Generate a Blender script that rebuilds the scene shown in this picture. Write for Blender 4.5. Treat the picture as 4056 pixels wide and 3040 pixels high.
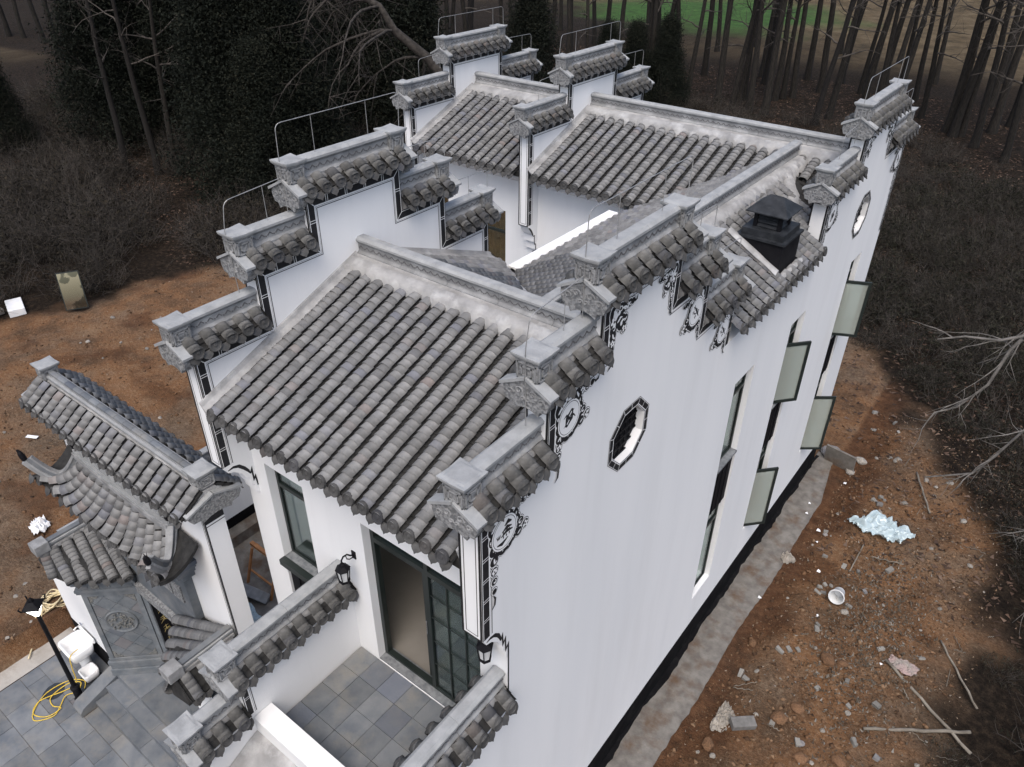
import bpy, bmesh, math, random
from mathutils import Vector, Matrix, noise
from mathutils.geometry import tessellate_polygon

for o in list(bpy.data.objects):
    bpy.data.objects.remove(o, do_unlink=True)
scn = bpy.context.scene
col = scn.collection
R = math.radians
rng = random.Random(7)

# ------------------------------------------------------------------ camera
CAM = Vector((3.236, 0.0, 13.0))
PITCH, YAW, ROLL = R(33.85), R(37.37), R(0.445)
_fh = Vector((-math.sin(YAW), math.cos(YAW), 0)); _rt = Vector((math.cos(YAW), math.sin(YAW), 0)); _z = Vector((0, 0, 1))
FWD = _fh * math.cos(PITCH) - _z * math.sin(PITCH)
_up = _fh * math.sin(PITCH) + _z * math.cos(PITCH)
RT = _rt * math.cos(ROLL) + _up * math.sin(ROLL)
UP = _up * math.cos(ROLL) - _rt * math.sin(ROLL)
cam = bpy.data.cameras.new('camera')
cam.lens = 36 * 3028.0 / 4056.0
cam.sensor_width = 36
cam.clip_start = 0.1
cam.clip_end = 1000
camo = bpy.data.objects.new('camera', cam)
camo.matrix_world = Matrix(((RT.x, UP.x, -FWD.x, CAM.x), (RT.y, UP.y, -FWD.y, CAM.y), (RT.z, UP.z, -FWD.z, CAM.z), (0, 0, 0, 1)))
col.objects.link(camo)
scn.camera = camo

# ------------------------------------------------------------------ sky, sun, exposure
SUN_EL, SUN_AZ = R(58), R(150)        # azimuth of the sun measured from +Y towards +X
w = bpy.data.worlds.new('World')
scn.world = w
w.use_nodes = True
nt = w.node_tree
nt.nodes.clear()
sky = nt.nodes.new('ShaderNodeTexSky')
sky.sky_type = 'NISHITA'
sky.sun_disc = False
sky.sun_elevation = SUN_EL
sky.sun_rotation = SUN_AZ
sky.air_density = 1.0
sky.dust_density = 4.2
sky.ozone_density = 1.0
bg = nt.nodes.new('ShaderNodeBackground')
bg.inputs['Strength'].default_value = 0.15
wo = nt.nodes.new('ShaderNodeOutputWorld')
nt.links.new(sky.outputs[0], bg.inputs[0])
nt.links.new(bg.outputs[0], wo.inputs[0])
sun = bpy.data.lights.new('sun', 'SUN')
sun.energy = 1.1
sun.angle = R(40)
sun.color = (1.0, 0.97, 0.92)
suno = bpy.data.objects.new('sun', sun)
sd = Vector((math.sin(SUN_AZ) * math.cos(SUN_EL), math.cos(SUN_AZ) * math.cos(SUN_EL), math.sin(SUN_EL)))
suno.rotation_euler = sd.to_track_quat('Z', 'Y').to_euler()
suno.location = (0, 0, 40)
col.objects.link(suno)
scn.view_settings.view_transform = 'Standard'
scn.view_settings.look = 'None'
scn.view_settings.gamma = 1.0
scn.view_settings.use_curve_mapping = False
scn.view_settings.exposure = 0.52

# ------------------------------------------------------------------ helpers
def link(o, parent=None):
    col.objects.link(o)
    if parent is not None:
        o.parent = parent
        p = Vector((0, 0, 0)); q = parent
        while q is not None:
            if q.type == 'EMPTY':
                p = p + q.location
            q = q.parent
        if parent.type == 'EMPTY':
            o.matrix_parent_inverse = Matrix.Translation(-parent.location)
    return o

def tag(o, label=None, cat=None, group=None, kind=None):
    if label: o['label'] = label
    if cat: o['category'] = cat
    if group: o['group'] = group
    if kind: o['kind'] = kind
    return o

def empty(name, loc, label, cat, group=None):
    o = bpy.data.objects.new(name, None)
    o.location = loc
    o.empty_display_size = 0.2
    col.objects.link(o)
    return tag(o, label, cat, group)

class MB:
    """collects faces; build() links them as one mesh object"""
    def __init__(s):
        s.v = []; s.f = []; s.m = []; s.att = []
    def add(s, vs, fs, mi=0, att=0.0):
        b = len(s.v)
        s.v += [tuple(x) for x in vs]
        for f in fs:
            s.f.append(tuple(b + i for i in f)); s.m.append(mi); s.att.append(att)
        return s
    def box(s, x0, x1, y0, y1, z0, z1, mi=0):
        vs = [(x, y, z) for z in (z0, z1) for y in (y0, y1) for x in (x0, x1)]
        return s.add(vs, [(0, 2, 3, 1), (4, 5, 7, 6), (0, 1, 5, 4), (2, 6, 7, 3), (0, 4, 6, 2), (1, 3, 7, 5)], mi)
    def mbox(s, M, x0, x1, y0, y1, z0, z1, mi=0):
        vs = [M @ Vector((x, y, z)) for z in (z0, z1) for y in (y0, y1) for x in (x0, x1)]
        return s.add(vs, [(0, 2, 3, 1), (4, 5, 7, 6), (0, 1, 5, 4), (2, 6, 7, 3), (0, 4, 6, 2), (1, 3, 7, 5)], mi)
    def tube(s, pts, r, n=8, mi=0, caps=True):
        pts = [Vector(p) for p in pts]
        rs = r if isinstance(r, (list, tuple)) else [r] * len(pts)
        rings = []
        ref = None
        for i, p in enumerate(pts):
            d = (pts[min(i + 1, len(pts) - 1)] - pts[max(i - 1, 0)])
            if d.length < 1e-9: d = Vector((0, 0, 1))
            d.normalize()
            if ref is None:
                ref = d.orthogonal().normalized()
            ref = ref - d * ref.dot(d)
            if ref.length < 1e-6: ref = d.orthogonal()
            ref.normalize()
            bn = d.cross(ref)
            rings.append([p + (ref * math.cos(2 * math.pi * k / n) + bn * math.sin(2 * math.pi * k / n)) * rs[i] for k in range(n)])
        vs = [q for rg in rings for q in rg]
        fs = []
        for i in range(len(pts) - 1):
            for k in range(n):
                a = i * n + k; b = i * n + (k + 1) % n
                fs.append((a, b, b + n, a + n))
        if caps:
            fs.append(tuple(reversed(range(n)))); fs.append(tuple(range((len(pts) - 1) * n, len(pts) * n)))
        return s.add(vs, fs, mi)
    def lathe(s, prof, M=Matrix(), n=16, mi=0, cap=True):
        vs = [M @ Vector((r * math.cos(2 * math.pi * k / n), r * math.sin(2 * math.pi * k / n), z)) for r, z in prof for k in range(n)]
        fs = []
        for i in range(len(prof) - 1):
            for k in range(n):
                a = i * n + k; b = i * n + (k + 1) % n
                fs.append((a, b, b + n, a + n))
        if cap:
            fs.append(tuple(reversed(range(n)))); fs.append(tuple(range((len(prof) - 1) * n, len(prof) * n)))
        return s.add(vs, fs, mi)
    def prism(s, loops, f0, f1, mi=0):
        """loops: outer polygon then holes, 2D; f0 / f1 map (u, v) to the two end planes"""
        tris = tessellate_polygon([[Vector((p[0], p[1], 0)) for p in L] for L in loops])
        flat = [p for L in loops for p in L]
        n = len(flat)
        # orientation of the triangles
        def area(a, b, c): return (b[0] - a[0]) * (c[1] - a[1]) - (c[0] - a[0]) * (b[1] - a[1])
        v0 = [Vector(f0(*p)) for p in flat]; v1 = [Vector(f1(*p)) for p in flat]
        fs = []
        for t in tris:
            a = area(flat[t[0]], flat[t[1]], flat[t[2]])
            if abs(a) < 1e-10: continue
            if a < 0: t = (t[0], t[2], t[1])
            fs.append((t[0] + n, t[1] + n, t[2] + n)); fs.append((t[2], t[1], t[0]))
        b = 0
        for L in loops:
            k = len(L)
            for i in range(k):
                j = (i + 1) % k
                fs.append((b + i, b + j, b + j + n, b + i + n))
            b += k
        return s.add(v0 + v1, fs, mi)
    def mesh(s, name, mats, smooth=False, fix=True):
        me = bpy.data.meshes.new(name)
        me.from_pydata(s.v, [], s.f)
        if not isinstance(mats, (list, tuple)): mats = [mats]
        for m in mats: me.materials.append(m)
        if len(mats) > 1: me.polygons.foreach_set('material_index', s.m)
        if any(s.att):
            at = me.attributes.new('rnd', 'FLOAT', 'FACE')
            at.data.foreach_set('value', s.att)
        if fix:
            bm = bmesh.new(); bm.from_mesh(me)
            bmesh.ops.recalc_face_normals(bm, faces=bm.faces)
            bm.to_mesh(me); bm.free()
        if smooth: me.polygons.foreach_set('use_smooth', [True] * len(me.polygons))
        me.update()
        return me
    def build(s, name, mats, parent=None, smooth=False, fix=True, bevel=0, kind=None):
        o = bpy.data.objects.new(name, s.mesh(name, mats, smooth, fix))
        link(o, parent)
        if bevel:
            b = o.modifiers.new('bevel', 'BEVEL'); b.width = bevel; b.segments = 2; b.limit_method = 'ANGLE'; b.angle_limit = R(40)
        if kind: o['kind'] = kind
        return o

# ------------------------------------------------------------------ materials
def nd(nt, t, **kw):
    n = nt.nodes.new(t)
    for k, v in kw.items(): setattr(n, k, v)
    return n

def material(name, c1, c2=None, scale=4.0, rough=0.85, bump=0.0, bscale=30.0, spec=0.3, c3=None, scale3=1.0, amt3=0.5, rnd=0.0, metal=0.0, coords='Object', detail=6.0, contrast=(0.35, 0.65), stretch=None, emit=None, estr=0.0):
    """noise-driven two or three colour surface; rnd varies the value from piece to piece"""
    m = bpy.data.materials.new(name); m.use_nodes = True
    t = m.node_tree; b = t.nodes['Principled BSDF']; L = t.links
    b.inputs['Roughness'].default_value = rough
    b.inputs['Specular IOR Level'].default_value = spec
    b.inputs['Metallic'].default_value = metal
    tc = nd(t, 'ShaderNodeTexCoord')
    src = tc.outputs[coords]
    if coords == 'World':
        src = None
    if stretch:
        mp = nd(t, 'ShaderNodeMapping'); mp.inputs['Scale'].default_value = stretch
        L.new(src, mp.inputs['Vector']); src = mp.outputs[0]
    colr = None
    if c2 is None: c2 = c1
    nz = nd(t, 'ShaderNodeTexNoise'); nz.inputs['Scale'].default_value = scale; nz.inputs['Detail'].default_value = detail
    L.new(src, nz.inputs['Vector'])
    mr = nd(t, 'ShaderNodeMapRange'); mr.inputs[1].default_value = contrast[0]; mr.inputs[2].default_value = contrast[1]
    L.new(nz.outputs['Fac'], mr.inputs[0])
    mx = nd(t, 'ShaderNodeMix', data_type='RGBA'); mx.inputs[6].default_value = (*c1, 1); mx.inputs[7].default_value = (*c2, 1)
    L.new(mr.outputs[0], mx.inputs[0]); colr = mx.outputs[2]
    if c3:
        n3 = nd(t, 'ShaderNodeTexNoise'); n3.inputs['Scale'].default_value = scale3; n3.inputs['Detail'].default_value = 8; n3.inputs['Roughness'].default_value = .62
        L.new(src, n3.inputs['Vector'])
        m3 = nd(t, 'ShaderNodeMapRange'); m3.inputs[1].default_value = .5; m3.inputs[2].default_value = .68; m3.inputs[4].default_value = amt3
        L.new(n3.outputs['Fac'], m3.inputs[0])
        x3 = nd(t, 'ShaderNodeMix', data_type='RGBA'); x3.inputs[7].default_value = (*c3, 1)
        L.new(m3.outputs[0], x3.inputs[0]); L.new(colr, x3.inputs[6]); colr = x3.outputs[2]
    if rnd:
        oi = nd(t, 'ShaderNodeObjectInfo'); at = nd(t, 'ShaderNodeAttribute', attribute_name='rnd')
        ad = nd(t, 'ShaderNodeMath', operation='ADD'); L.new(oi.outputs['Random'], ad.inputs[0]); L.new(at.outputs['Fac'], ad.inputs[1])
        fr = nd(t, 'ShaderNodeMath', operation='FRACT'); L.new(ad.outputs[0], fr.inputs[0])
        pw = nd(t, 'ShaderNodeMapRange'); pw.inputs[3].default_value = 1 - rnd; pw.inputs[4].default_value = 1 + rnd
        L.new(fr.outputs[0], pw.inputs[0])
        vm = nd(t, 'ShaderNodeVectorMath', operation='SCALE'); L.new(colr, vm.inputs[0]); L.new(pw.outputs[0], vm.inputs['Scale'])
        colr = vm.outputs[0]
        m['rnd_out'] = 1
        # a few pieces fired to another hue
        wn = nd(t, 'ShaderNodeTexWhiteNoise', noise_dimensions='1D'); L.new(fr.outputs[0], wn.inputs['W'])
        gt = nd(t, 'ShaderNodeMapRange'); gt.inputs[1].default_value = .80; gt.inputs[2].default_value = 1.0; gt.inputs[4].default_value = .55
        L.new(wn.outputs['Value'], gt.inputs[0])
        hue = nd(t, 'ShaderNodeMix', data_type='RGBA')
        rp = nd(t, 'ShaderNodeValToRGB'); rp.color_ramp.interpolation = 'CONSTANT'
        base = tuple((a + b2) / 2 for a, b2 in zip(c1, c2))
        rp.color_ramp.elements[0].color = (base[0] * .55, base[1] * .58, base[2] * .72, 1)
        e = rp.color_ramp.elements[1]; e.position = .55; e.color = (base[0] * 1.25, base[1] * 1.0, base[2] * .92, 1)
        e2 = rp.color_ramp.elements.new(.68); e2.color = (base[0] * .95, base[1] * 1.0, base[2] * 1.22, 1)
        L.new(wn.outputs['Color'], rp.inputs[0])
        L.new(gt.outputs[0], hue.inputs[0]); L.new(colr, hue.inputs[6]); L.new(rp.outputs[0], hue.inputs[7]); colr = hue.outputs[2]
    L.new(colr, b.inputs['Base Color'])
    if bump:
        nb = nd(t, 'ShaderNodeTexNoise'); nb.inputs['Scale'].default_value = bscale; nb.inputs['Detail'].default_value = 6
        L.new(src, nb.inputs['Vector'])
        bp = nd(t, 'ShaderNodeBump'); bp.inputs['Strength'].default_value = bump; bp.inputs['Distance'].default_value = .02
        L.new(nb.outputs['Fac'], bp.inputs['Height']); L.new(bp.outputs[0], b.inputs['Normal'])
    if emit:
        b.inputs['Emission Color'].default_value = (*emit, 1); b.inputs['Emission Strength'].default_value = estr
    return m

def glass(name, tint=(.78, .84, .82), refl=0.25):
    m = bpy.data.materials.new(name); m.use_nodes = True
    t = m.node_tree; t.nodes.clear(); L = t.links
    out = nd(t, 'ShaderNodeOutputMaterial'); tr = nd(t, 'ShaderNodeBsdfTransparent'); gl = nd(t, 'ShaderNodeBsdfGlossy'); mx = nd(t, 'ShaderNodeMixShader')
    tr.inputs[0].default_value = (*tint, 1); gl.inputs['Roughness'].default_value = .03; gl.inputs[0].default_value = (.9, .95, .95, 1)
    lw = nd(t, 'ShaderNodeLayerWeight'); lw.inputs['Blend'].default_value = .5
    mr = nd(t, 'ShaderNodeMapRange'); mr.inputs[3].default_value = .10; mr.inputs[4].default_value = .10 + refl * 1.6
    L.new(lw.outputs['Fresnel'], mr.inputs[0]); L.new(mr.outputs[0], mx.inputs[0])
    L.new(tr.outputs[0], mx.inputs[1]); L.new(gl.outputs[0], mx.inputs[2]); L.new(mx.outputs[0], out.inputs[0])
    return m

def pane_mat(name, body, clear=.55):
    m = glass(name, (.70, .78, .74), .35)
    t = m.node_tree; L = t.links; out = [n for n in t.nodes if n.type == 'OUTPUT_MATERIAL'][0]; g = out.inputs[0].links[0].from_node
    df = nd(t, 'ShaderNodeBsdfDiffuse'); df.inputs[0].default_value = (*body, 1); mx = nd(t, 'ShaderNodeMixShader'); mx.inputs[0].default_value = clear
    L.new(df.outputs[0], mx.inputs[1]); L.new(g.outputs[0], mx.inputs[2]); L.new(mx.outputs[0], out.inputs[0])
    return m

M = {}
M['plaster'] = material('white_plaster', (.755, .766, .778), (.795, .803, .812), scale=.9, rough=.92, bump=.12, bscale=90, c3=(.65, .655, .66), scale3=1.1, amt3=.30, stretch=(1.4, 1.4, .16))
M['black'] = material('black_paint', (.012, .012, .014), (.02, .02, .022), scale=12, rough=.7, bump=.1)
M['white'] = material('white_paint', (.76, .77, .78), (.8, .8, .8), scale=6, rough=.85)
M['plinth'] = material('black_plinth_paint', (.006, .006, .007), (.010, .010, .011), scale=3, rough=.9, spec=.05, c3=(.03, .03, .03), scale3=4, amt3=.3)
M['tile'] = material('grey_clay_tile', (.150, .151, .152), (.205, .206, .206), scale=7, rough=.9, bump=.35, bscale=60, rnd=.2, c3=(.25, .25, .25), scale3=9, amt3=.35)
M['tile_dark'] = material('dark_clay_tile', (.050, .050, .050), (.085, .085, .085), scale=9, rough=.9, bump=.3, bscale=70, rnd=.25)  # darker clay tone for the eave discs and drip tiles
M['tile_cop'] = material('weathered_coping_tile', (.078, .077, .074), (.125, .123, .118), scale=9, rough=.92, bump=.35, bscale=60, rnd=.22, c3=(.20, .20, .20), scale3=8, amt3=.35)
M['pan'] = material('gap_shaded_pan_tile', (.018, .018, .018), (.035, .035, .035), scale=8, rough=.92, bump=.3, bscale=60)  # near black: the shade between the tile rolls is put into this colour
M['stone'] = material('grey_cast_stone', (.19, .195, .20), (.27, .275, .28), scale=5, rough=.9, bump=.35, bscale=45, c3=(.38, .39, .40), scale3=2.5, amt3=.6)
M['stone_light'] = material('pale_cast_stone', (.26, .27, .277), (.335, .345, .352), scale=6, rough=.88, bump=.3, bscale=40, c3=(.19, .195, .20), scale3=5, amt3=.35)
M['carved'] = material('carved_grey_stone', (.14, .145, .15), (.26, .265, .27), scale=26, rough=.92, bump=.9, bscale=38, contrast=(.42, .58))
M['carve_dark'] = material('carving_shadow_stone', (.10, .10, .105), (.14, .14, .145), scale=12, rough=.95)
M['mortar'] = material('lime_mortar', (.24, .24, .24), (.36, .36, .36), scale=3.5, rough=.95, bump=.6, bscale=18, c3=(.50, .505, .51), scale3=3, amt3=.7)
M['mortar_grey'] = material('grey_bedding_mortar', (.13, .13, .13), (.21, .21, .21), scale=6, rough=.95, bump=.6, bscale=22, c3=(.30, .30, .30), scale3=4, amt3=.5)
M['slate'] = material('blue_grey_slate', (.105, .118, .135), (.165, .175, .185), scale=3, rough=.75, bump=.3, bscale=25, rnd=.16, c3=(.23, .215, .185), scale3=1.8, amt3=.55)
M['frame'] = material('dark_green_black_metal', (.012, .017, .016), (.018, .024, .022), scale=4, rough=.4, spec=.5)
M['frame_edge'] = material('worn_metal_edge', (.05, .07, .065), (.09, .11, .10), scale=30, rough=.45, spec=.5)
M['panel'] = material('black_metal_panel', (.006, .006, .008), (.011, .011, .013), scale=5, rough=.6, spec=.12)
M['sill'] = material('grey_stone_sill', (.12, .13, .14), (.22, .23, .24), scale=14, rough=.7, bump=.2)
M['glass'] = glass('window_glass')
M['glass_pale'] = pane_mat('casement_glass', (.62, .65, .60), .68)
M['wood_floor'] = material('oak_floor', (.17, .158, .14), (.22, .205, .185), scale=1.2, rough=.5)
M['room'] = material('room_plaster', (.40, .38, .34), (.46, .44, .40), scale=1, rough=.9)
M['curtain'] = material('brown_curtain', (.16, .085, .025), (.26, .15, .05), scale=2.2, rough=.8, stretch=(4, 4, .6))
M['metal'] = material('galvanised_rod', (.26, .265, .27), (.36, .36, .36), scale=9, rough=.45, metal=.4, spec=.5)
M['concrete'] = material('stained_concrete', (.12, .11, .10), (.19, .178, .16), scale=5, rough=.92, bump=.5, bscale=26, c3=(.10, .062, .038), scale3=1.7, amt3=.9)
M['wood'] = material('orange_timber', (.30, .13, .05), (.40, .19, .08), scale=6, rough=.7)
M['yellow'] = material('yellow_hose', (.62, .42, .04), (.70, .50, .08), scale=5, rough=.5)
M['rope'] = material('cream_pipe', (.60, .50, .30), (.68, .58, .38), scale=5, rough=.6)
M['ceramic'] = material('white_ceramic', (.78, .79, .80), (.82, .82, .82), scale=2, rough=.15, spec=.6)
M['foam'] = material('white_foam', (.72, .74, .76), (.80, .80, .80), scale=4, rough=.9, bump=.2)
M['chrome'] = material('chrome', (.7, .7, .7), (.75, .75, .75), scale=2, rough=.15, metal=1.0)
M['bulb'] = material('lit_frosted_shade', (.9, .9, .9), (.9, .9, .9), emit=(1.0, .97, .92), estr=4.0)
M['frost'] = material('frosted_shade', (.55, .57, .58), (.66, .67, .68), scale=5, rough=.4)
M['gold'] = material('gold_lettering', (.45, .36, .16), (.6, .48, .2), scale=20, rough=.4)

# ------------------------------------------------------------------ roof tiles
_cache = {}
def cover_mesh(r, length, seg=8, mat='tile'):
    """one convex cover tile: x across, y up the slope, z out of the roof; its lower end at y = 0"""
    key = ('cover', round(r, 3), round(length, 3), seg, mat)
    if key in _cache: return _cache[key]
    mb = MB(); a0 = R(82); th = .013
    def arc(rad, y, lift):
        return [(rad * math.sin(-a0 + 2 * a0 * k / seg), y, rad * (math.cos(-a0 + 2 * a0 * k / seg) - .12) * .80 + lift) for k in range(seg + 1)]
    lo = arc(r * 1.03, 0, .013); hi = arc(r * .97, length, -.004); li = arc(r * 1.03 - th, 0, .013); l2 = arc(r * 1.03 - th, length * .35, .006)
    vs = lo + hi + li + l2; n = seg + 1; fs = []
    for k in range(seg):
        fs.append((k, k + 1, n + k + 1, n + k))
        fs.append((k + 1, k, 2 * n + k, 2 * n + k + 1))
        fs.append((2 * n + k + 1, 2 * n + k, 3 * n + k, 3 * n + k + 1))
    mb.add(vs, fs)
    me = mb.mesh('tile', M[mat], smooth=False, fix=False)
    sm = [(i % 3 == 0) for i in range(len(me.polygons))]
    me.polygons.foreach_set('use_smooth', sm)
    _cache[key] = me
    return me

def disc_mesh(r):
    key = ('disc', round(r, 3))
    if key in _cache: return _cache[key]
    mb = MB(); n = 14
    prof = [(r * 1.02, 0.0), (r * 1.02, .03), (r * .84, .034), (r * .80, .024), (r * .34, .024), (r * .22, .036)]
    mb.lathe(prof, n=n)
    me = mb.mesh('eave_disc', M['tile_dark'])
    _cache[key] = me
    return me

def drip_mesh(wd, h):
    key = ('drip', round(wd, 3), round(h, 3))
    if key in _cache: return _cache[key]
    hw = wd / 2
    out = [(-hw, 0), (-hw * 1.04, -h * .28), (-hw * .92, -h * .55), (-hw * .62, -h * .72), (-hw * .28, -h * .82), (0, -h), (hw * .28, -h * .82), (hw * .62, -h * .72), (hw * .92, -h * .55), (hw * 1.04, -h * .28), (hw, 0), (hw * .5, -h * .10), (0, -h * .14), (-hw * .5, -h * .10)]
    mb = MB()
    mb.prism([out], lambda u, v: (u, -.006 + .5 * v, v * .92), lambda u, v: (u, .012 + .5 * v, v * .92))
    me = mb.mesh('drip_tile', M['tile_dark'])
    _cache[key] = me
    return me

def put(mesh, name, parent, mat):
    o = bpy.data.objects.new(name, mesh)
    link(o, parent)
    o.matrix_basis = mat
    return o

def frame_mat(O, x, y, z):
    return Matrix(((x.x, y.x, z.x, O.x), (x.y, y.y, z.y, O.y), (x.z, y.z, z.z, O.z), (0, 0, 0, 1)))

def append_mesh(mb, me, mat, att):
    vs = [mat @ v.co for v in me.vertices]
    mb.add(vs, [tuple(p.vertices) for p in me.polygons], 0, att)

def tile_roof(parent, O, u, v, width, length, spacing, expo, inside=None, r=.078, limit=300, ends=True, first=None, seed=1, keep_top=0.0, sag=0.0, mat='tile'):
    """rolls of cover tiles on the plane O + s*u + t*v (t up the slope); inside(s, t) clips"""
    rr = random.Random(seed)
    u = Vector(u).normalized(); v = Vector(v).normalized(); n = u.cross(v).normalized()
    if n.z < 0: n = -n
    xdir = v.cross(n).normalized()
    O = Vector(O)
    tiles = []; count = max(1, int(round(width / spacing))); sp = width / count
    pan = MB()
    cm = cover_mesh(r, expo * 1.28, mat=mat)
    for i in range(count):
        s = (i + .5) * sp
        k = 0
        wob = rr.uniform(-.01, .01)
        while (k + .55) * expo < length - keep_top:
            t = k * expo + rr.uniform(-.006, .006)
            if inside is None or inside(s, t + expo * .5):
                mt = frame_mat(O + u * (s + wob + rr.uniform(-.004, .004)) + v * t + n * (.056 + rr.uniform(-.003, .005)), xdir, v, n) @ Matrix.Rotation(rr.uniform(-.03, .03), 4, 'Z') @ Matrix.Rotation(rr.uniform(-.02, .02), 4, 'Y')
                tiles.append((mt, k, i))
            k += 1
    # pans between the rolls
    for i in range(count + 1):
        s = i * sp; k = 0
        hw = sp * .5
        while k * expo < length:
            t = k * expo
            if inside is None or inside(min(max(s, .02), width - .02), t + expo * .5):
                t1 = min(t + expo * 1.05, length)
                row = []
                for (tt, lift) in ((t, .024), (t1, .006)):
                    for f, zz in ((-1, .035), (-.45, .0), (.45, .0), (1, .035)):
                        ss = min(max(s + f * hw * .98, 0), width)
                        row.append(O + u * ss + v * tt + n * (zz + lift))
                row += [O + u * min(max(s + f * hw * .98, 0), width) + v * t + n * (zz - .004) for f, zz in ((-1, .035), (-.45, .0), (.45, .0), (1, .035))]
                pan.add(row, [(0, 1, 5, 4), (1, 2, 6, 5), (2, 3, 7, 6), (8, 9, 1, 0), (9, 10, 2, 1), (10, 11, 3, 2)])
            k += 1
    if pan.v:
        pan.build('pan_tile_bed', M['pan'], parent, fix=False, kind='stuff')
    tiles.sort(key=lambda q: (q[0].translation - CAM).length)
    rest = MB()
    for j, (mt, k, i) in enumerate(tiles):
        if j < limit: put(cm, 'tile', parent, mt)
        else: append_mesh(rest, cm, mt, rr.uniform(.02, .98))
    if rest.v:
        o = rest.build('far_tile_field', M[mat], parent, fix=False, kind='stuff')
    if ends:
        dm = disc_mesh(r * .98); dr = drip_mesh(min(sp * .70, r * 1.7), r * 1.45)
        out = -(v - Vector((0, 0, 1)) * v.z).normalized()   # horizontal, away from the roof
        for i in range(count):
            s = (i + .5) * sp
            if inside is None or inside(s, .03):
                c = O + u * s + n * (r * .26 + .036) + out * .004
                zz = (out * .96 + Vector((0, 0, .22)) + Vector((rr.uniform(-.06, .06), rr.uniform(-.06, .06), 0))).normalized(); xx = u; yy = zz.cross(xx).normalized(); xx = yy.cross(zz)
                put(dm, 'eave_disc', parent, frame_mat(c, xx, yy, zz))
        for i in range(count + 1):
            s = min(max(i * sp, sp * .3), width - sp * .3)
            if inside is None or inside(s, .03):
                c = O + u * s + n * .022
                yy = (-out + Vector((0, 0, rr.uniform(-.12, .05)))).normalized()
                xx = u.copy(); zz = xx.cross(yy).normalized()
                if zz.z < 0: xx = -xx; zz = xx.cross(yy).normalized()
                put(dr, 'drip_tile', parent, frame_mat(c + out * .015, xx, yy, zz))

# ------------------------------------------------------------------ ridge coping on a stepped wall
class Fr:
    """local frame: s along the wall, c across it, z up"""
    def __init__(f, O, a, c):
        f.O = Vector(O); f.a = Vector(a); f.c = Vector(c)
    def p(f, s, c, z): return f.O + f.a * s + f.c * c + Vector((0, 0, z))
    def mat(f, s, c, z): return frame_mat(f.p(s, c, z), f.a, f.c, Vector((0, 0, 1)))

def extrude_profile(mb, fr, prof, s0, s1, mi=0):
    mb.prism([prof], lambda c, z: fr.p(s0, c, z), lambda c, z: fr.p(s1, c, z), mi)

RIDGE = [(-.085, .0), (-.085, .05), (-.06, .075), (-.055, .085), (-.055, .185), (-.075, .205), (-.082, .215), (-.082, .25), (-.045, .275), (.045, .275), (.082, .25), (.082, .215), (.075, .205), (.055, .185), (.055, .085), (.06, .075), (.085, .05), (.085, .0)]

def ridge(parent, fr, s0, s1, z, hs=1.0, ws=1.0, fret=True, seg=0.9, sides=(1, -1), light=True):
    """moulded ridge block in lengths, a row of chevrons carved on its sides"""
    L = s1 - s0; n = max(1, int(round(L / seg)))
    for i in range(n):
        a = s0 + L * i / n; b = s0 + L * (i + 1) / n - (.006 if i < n - 1 else 0)
        mb = MB(); extrude_profile(mb, fr, [(c * ws, z + h * hs) for c, h in RIDGE], a, b)
        mb.v = [(p[0], p[1], p[2]) for p in mb.v]
        mb.build('ridge_block', M['stone'], parent)
        cap = MB(); extrude_profile(cap, fr, [(c * ws, z + h * hs) for c, h in ((-.088, .222), (-.088, .252), (-.05, .281), (.05, .281), (.088, .252), (.088, .222))], a, b + .003)
        cap.build('ridge_cap', M['stone_light'], parent)
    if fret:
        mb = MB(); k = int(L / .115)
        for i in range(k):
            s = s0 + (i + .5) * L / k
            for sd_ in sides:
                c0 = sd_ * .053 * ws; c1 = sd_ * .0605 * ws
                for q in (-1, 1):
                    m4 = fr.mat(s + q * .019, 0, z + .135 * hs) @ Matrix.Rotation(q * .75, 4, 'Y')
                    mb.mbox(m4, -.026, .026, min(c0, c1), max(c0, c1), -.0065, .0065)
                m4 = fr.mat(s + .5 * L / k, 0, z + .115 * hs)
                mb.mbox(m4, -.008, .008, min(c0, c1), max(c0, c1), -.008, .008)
        if mb.v: mb.build('carved_chevron_row', M['carve_dark'], parent, fix=False, kind='stuff')

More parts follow.
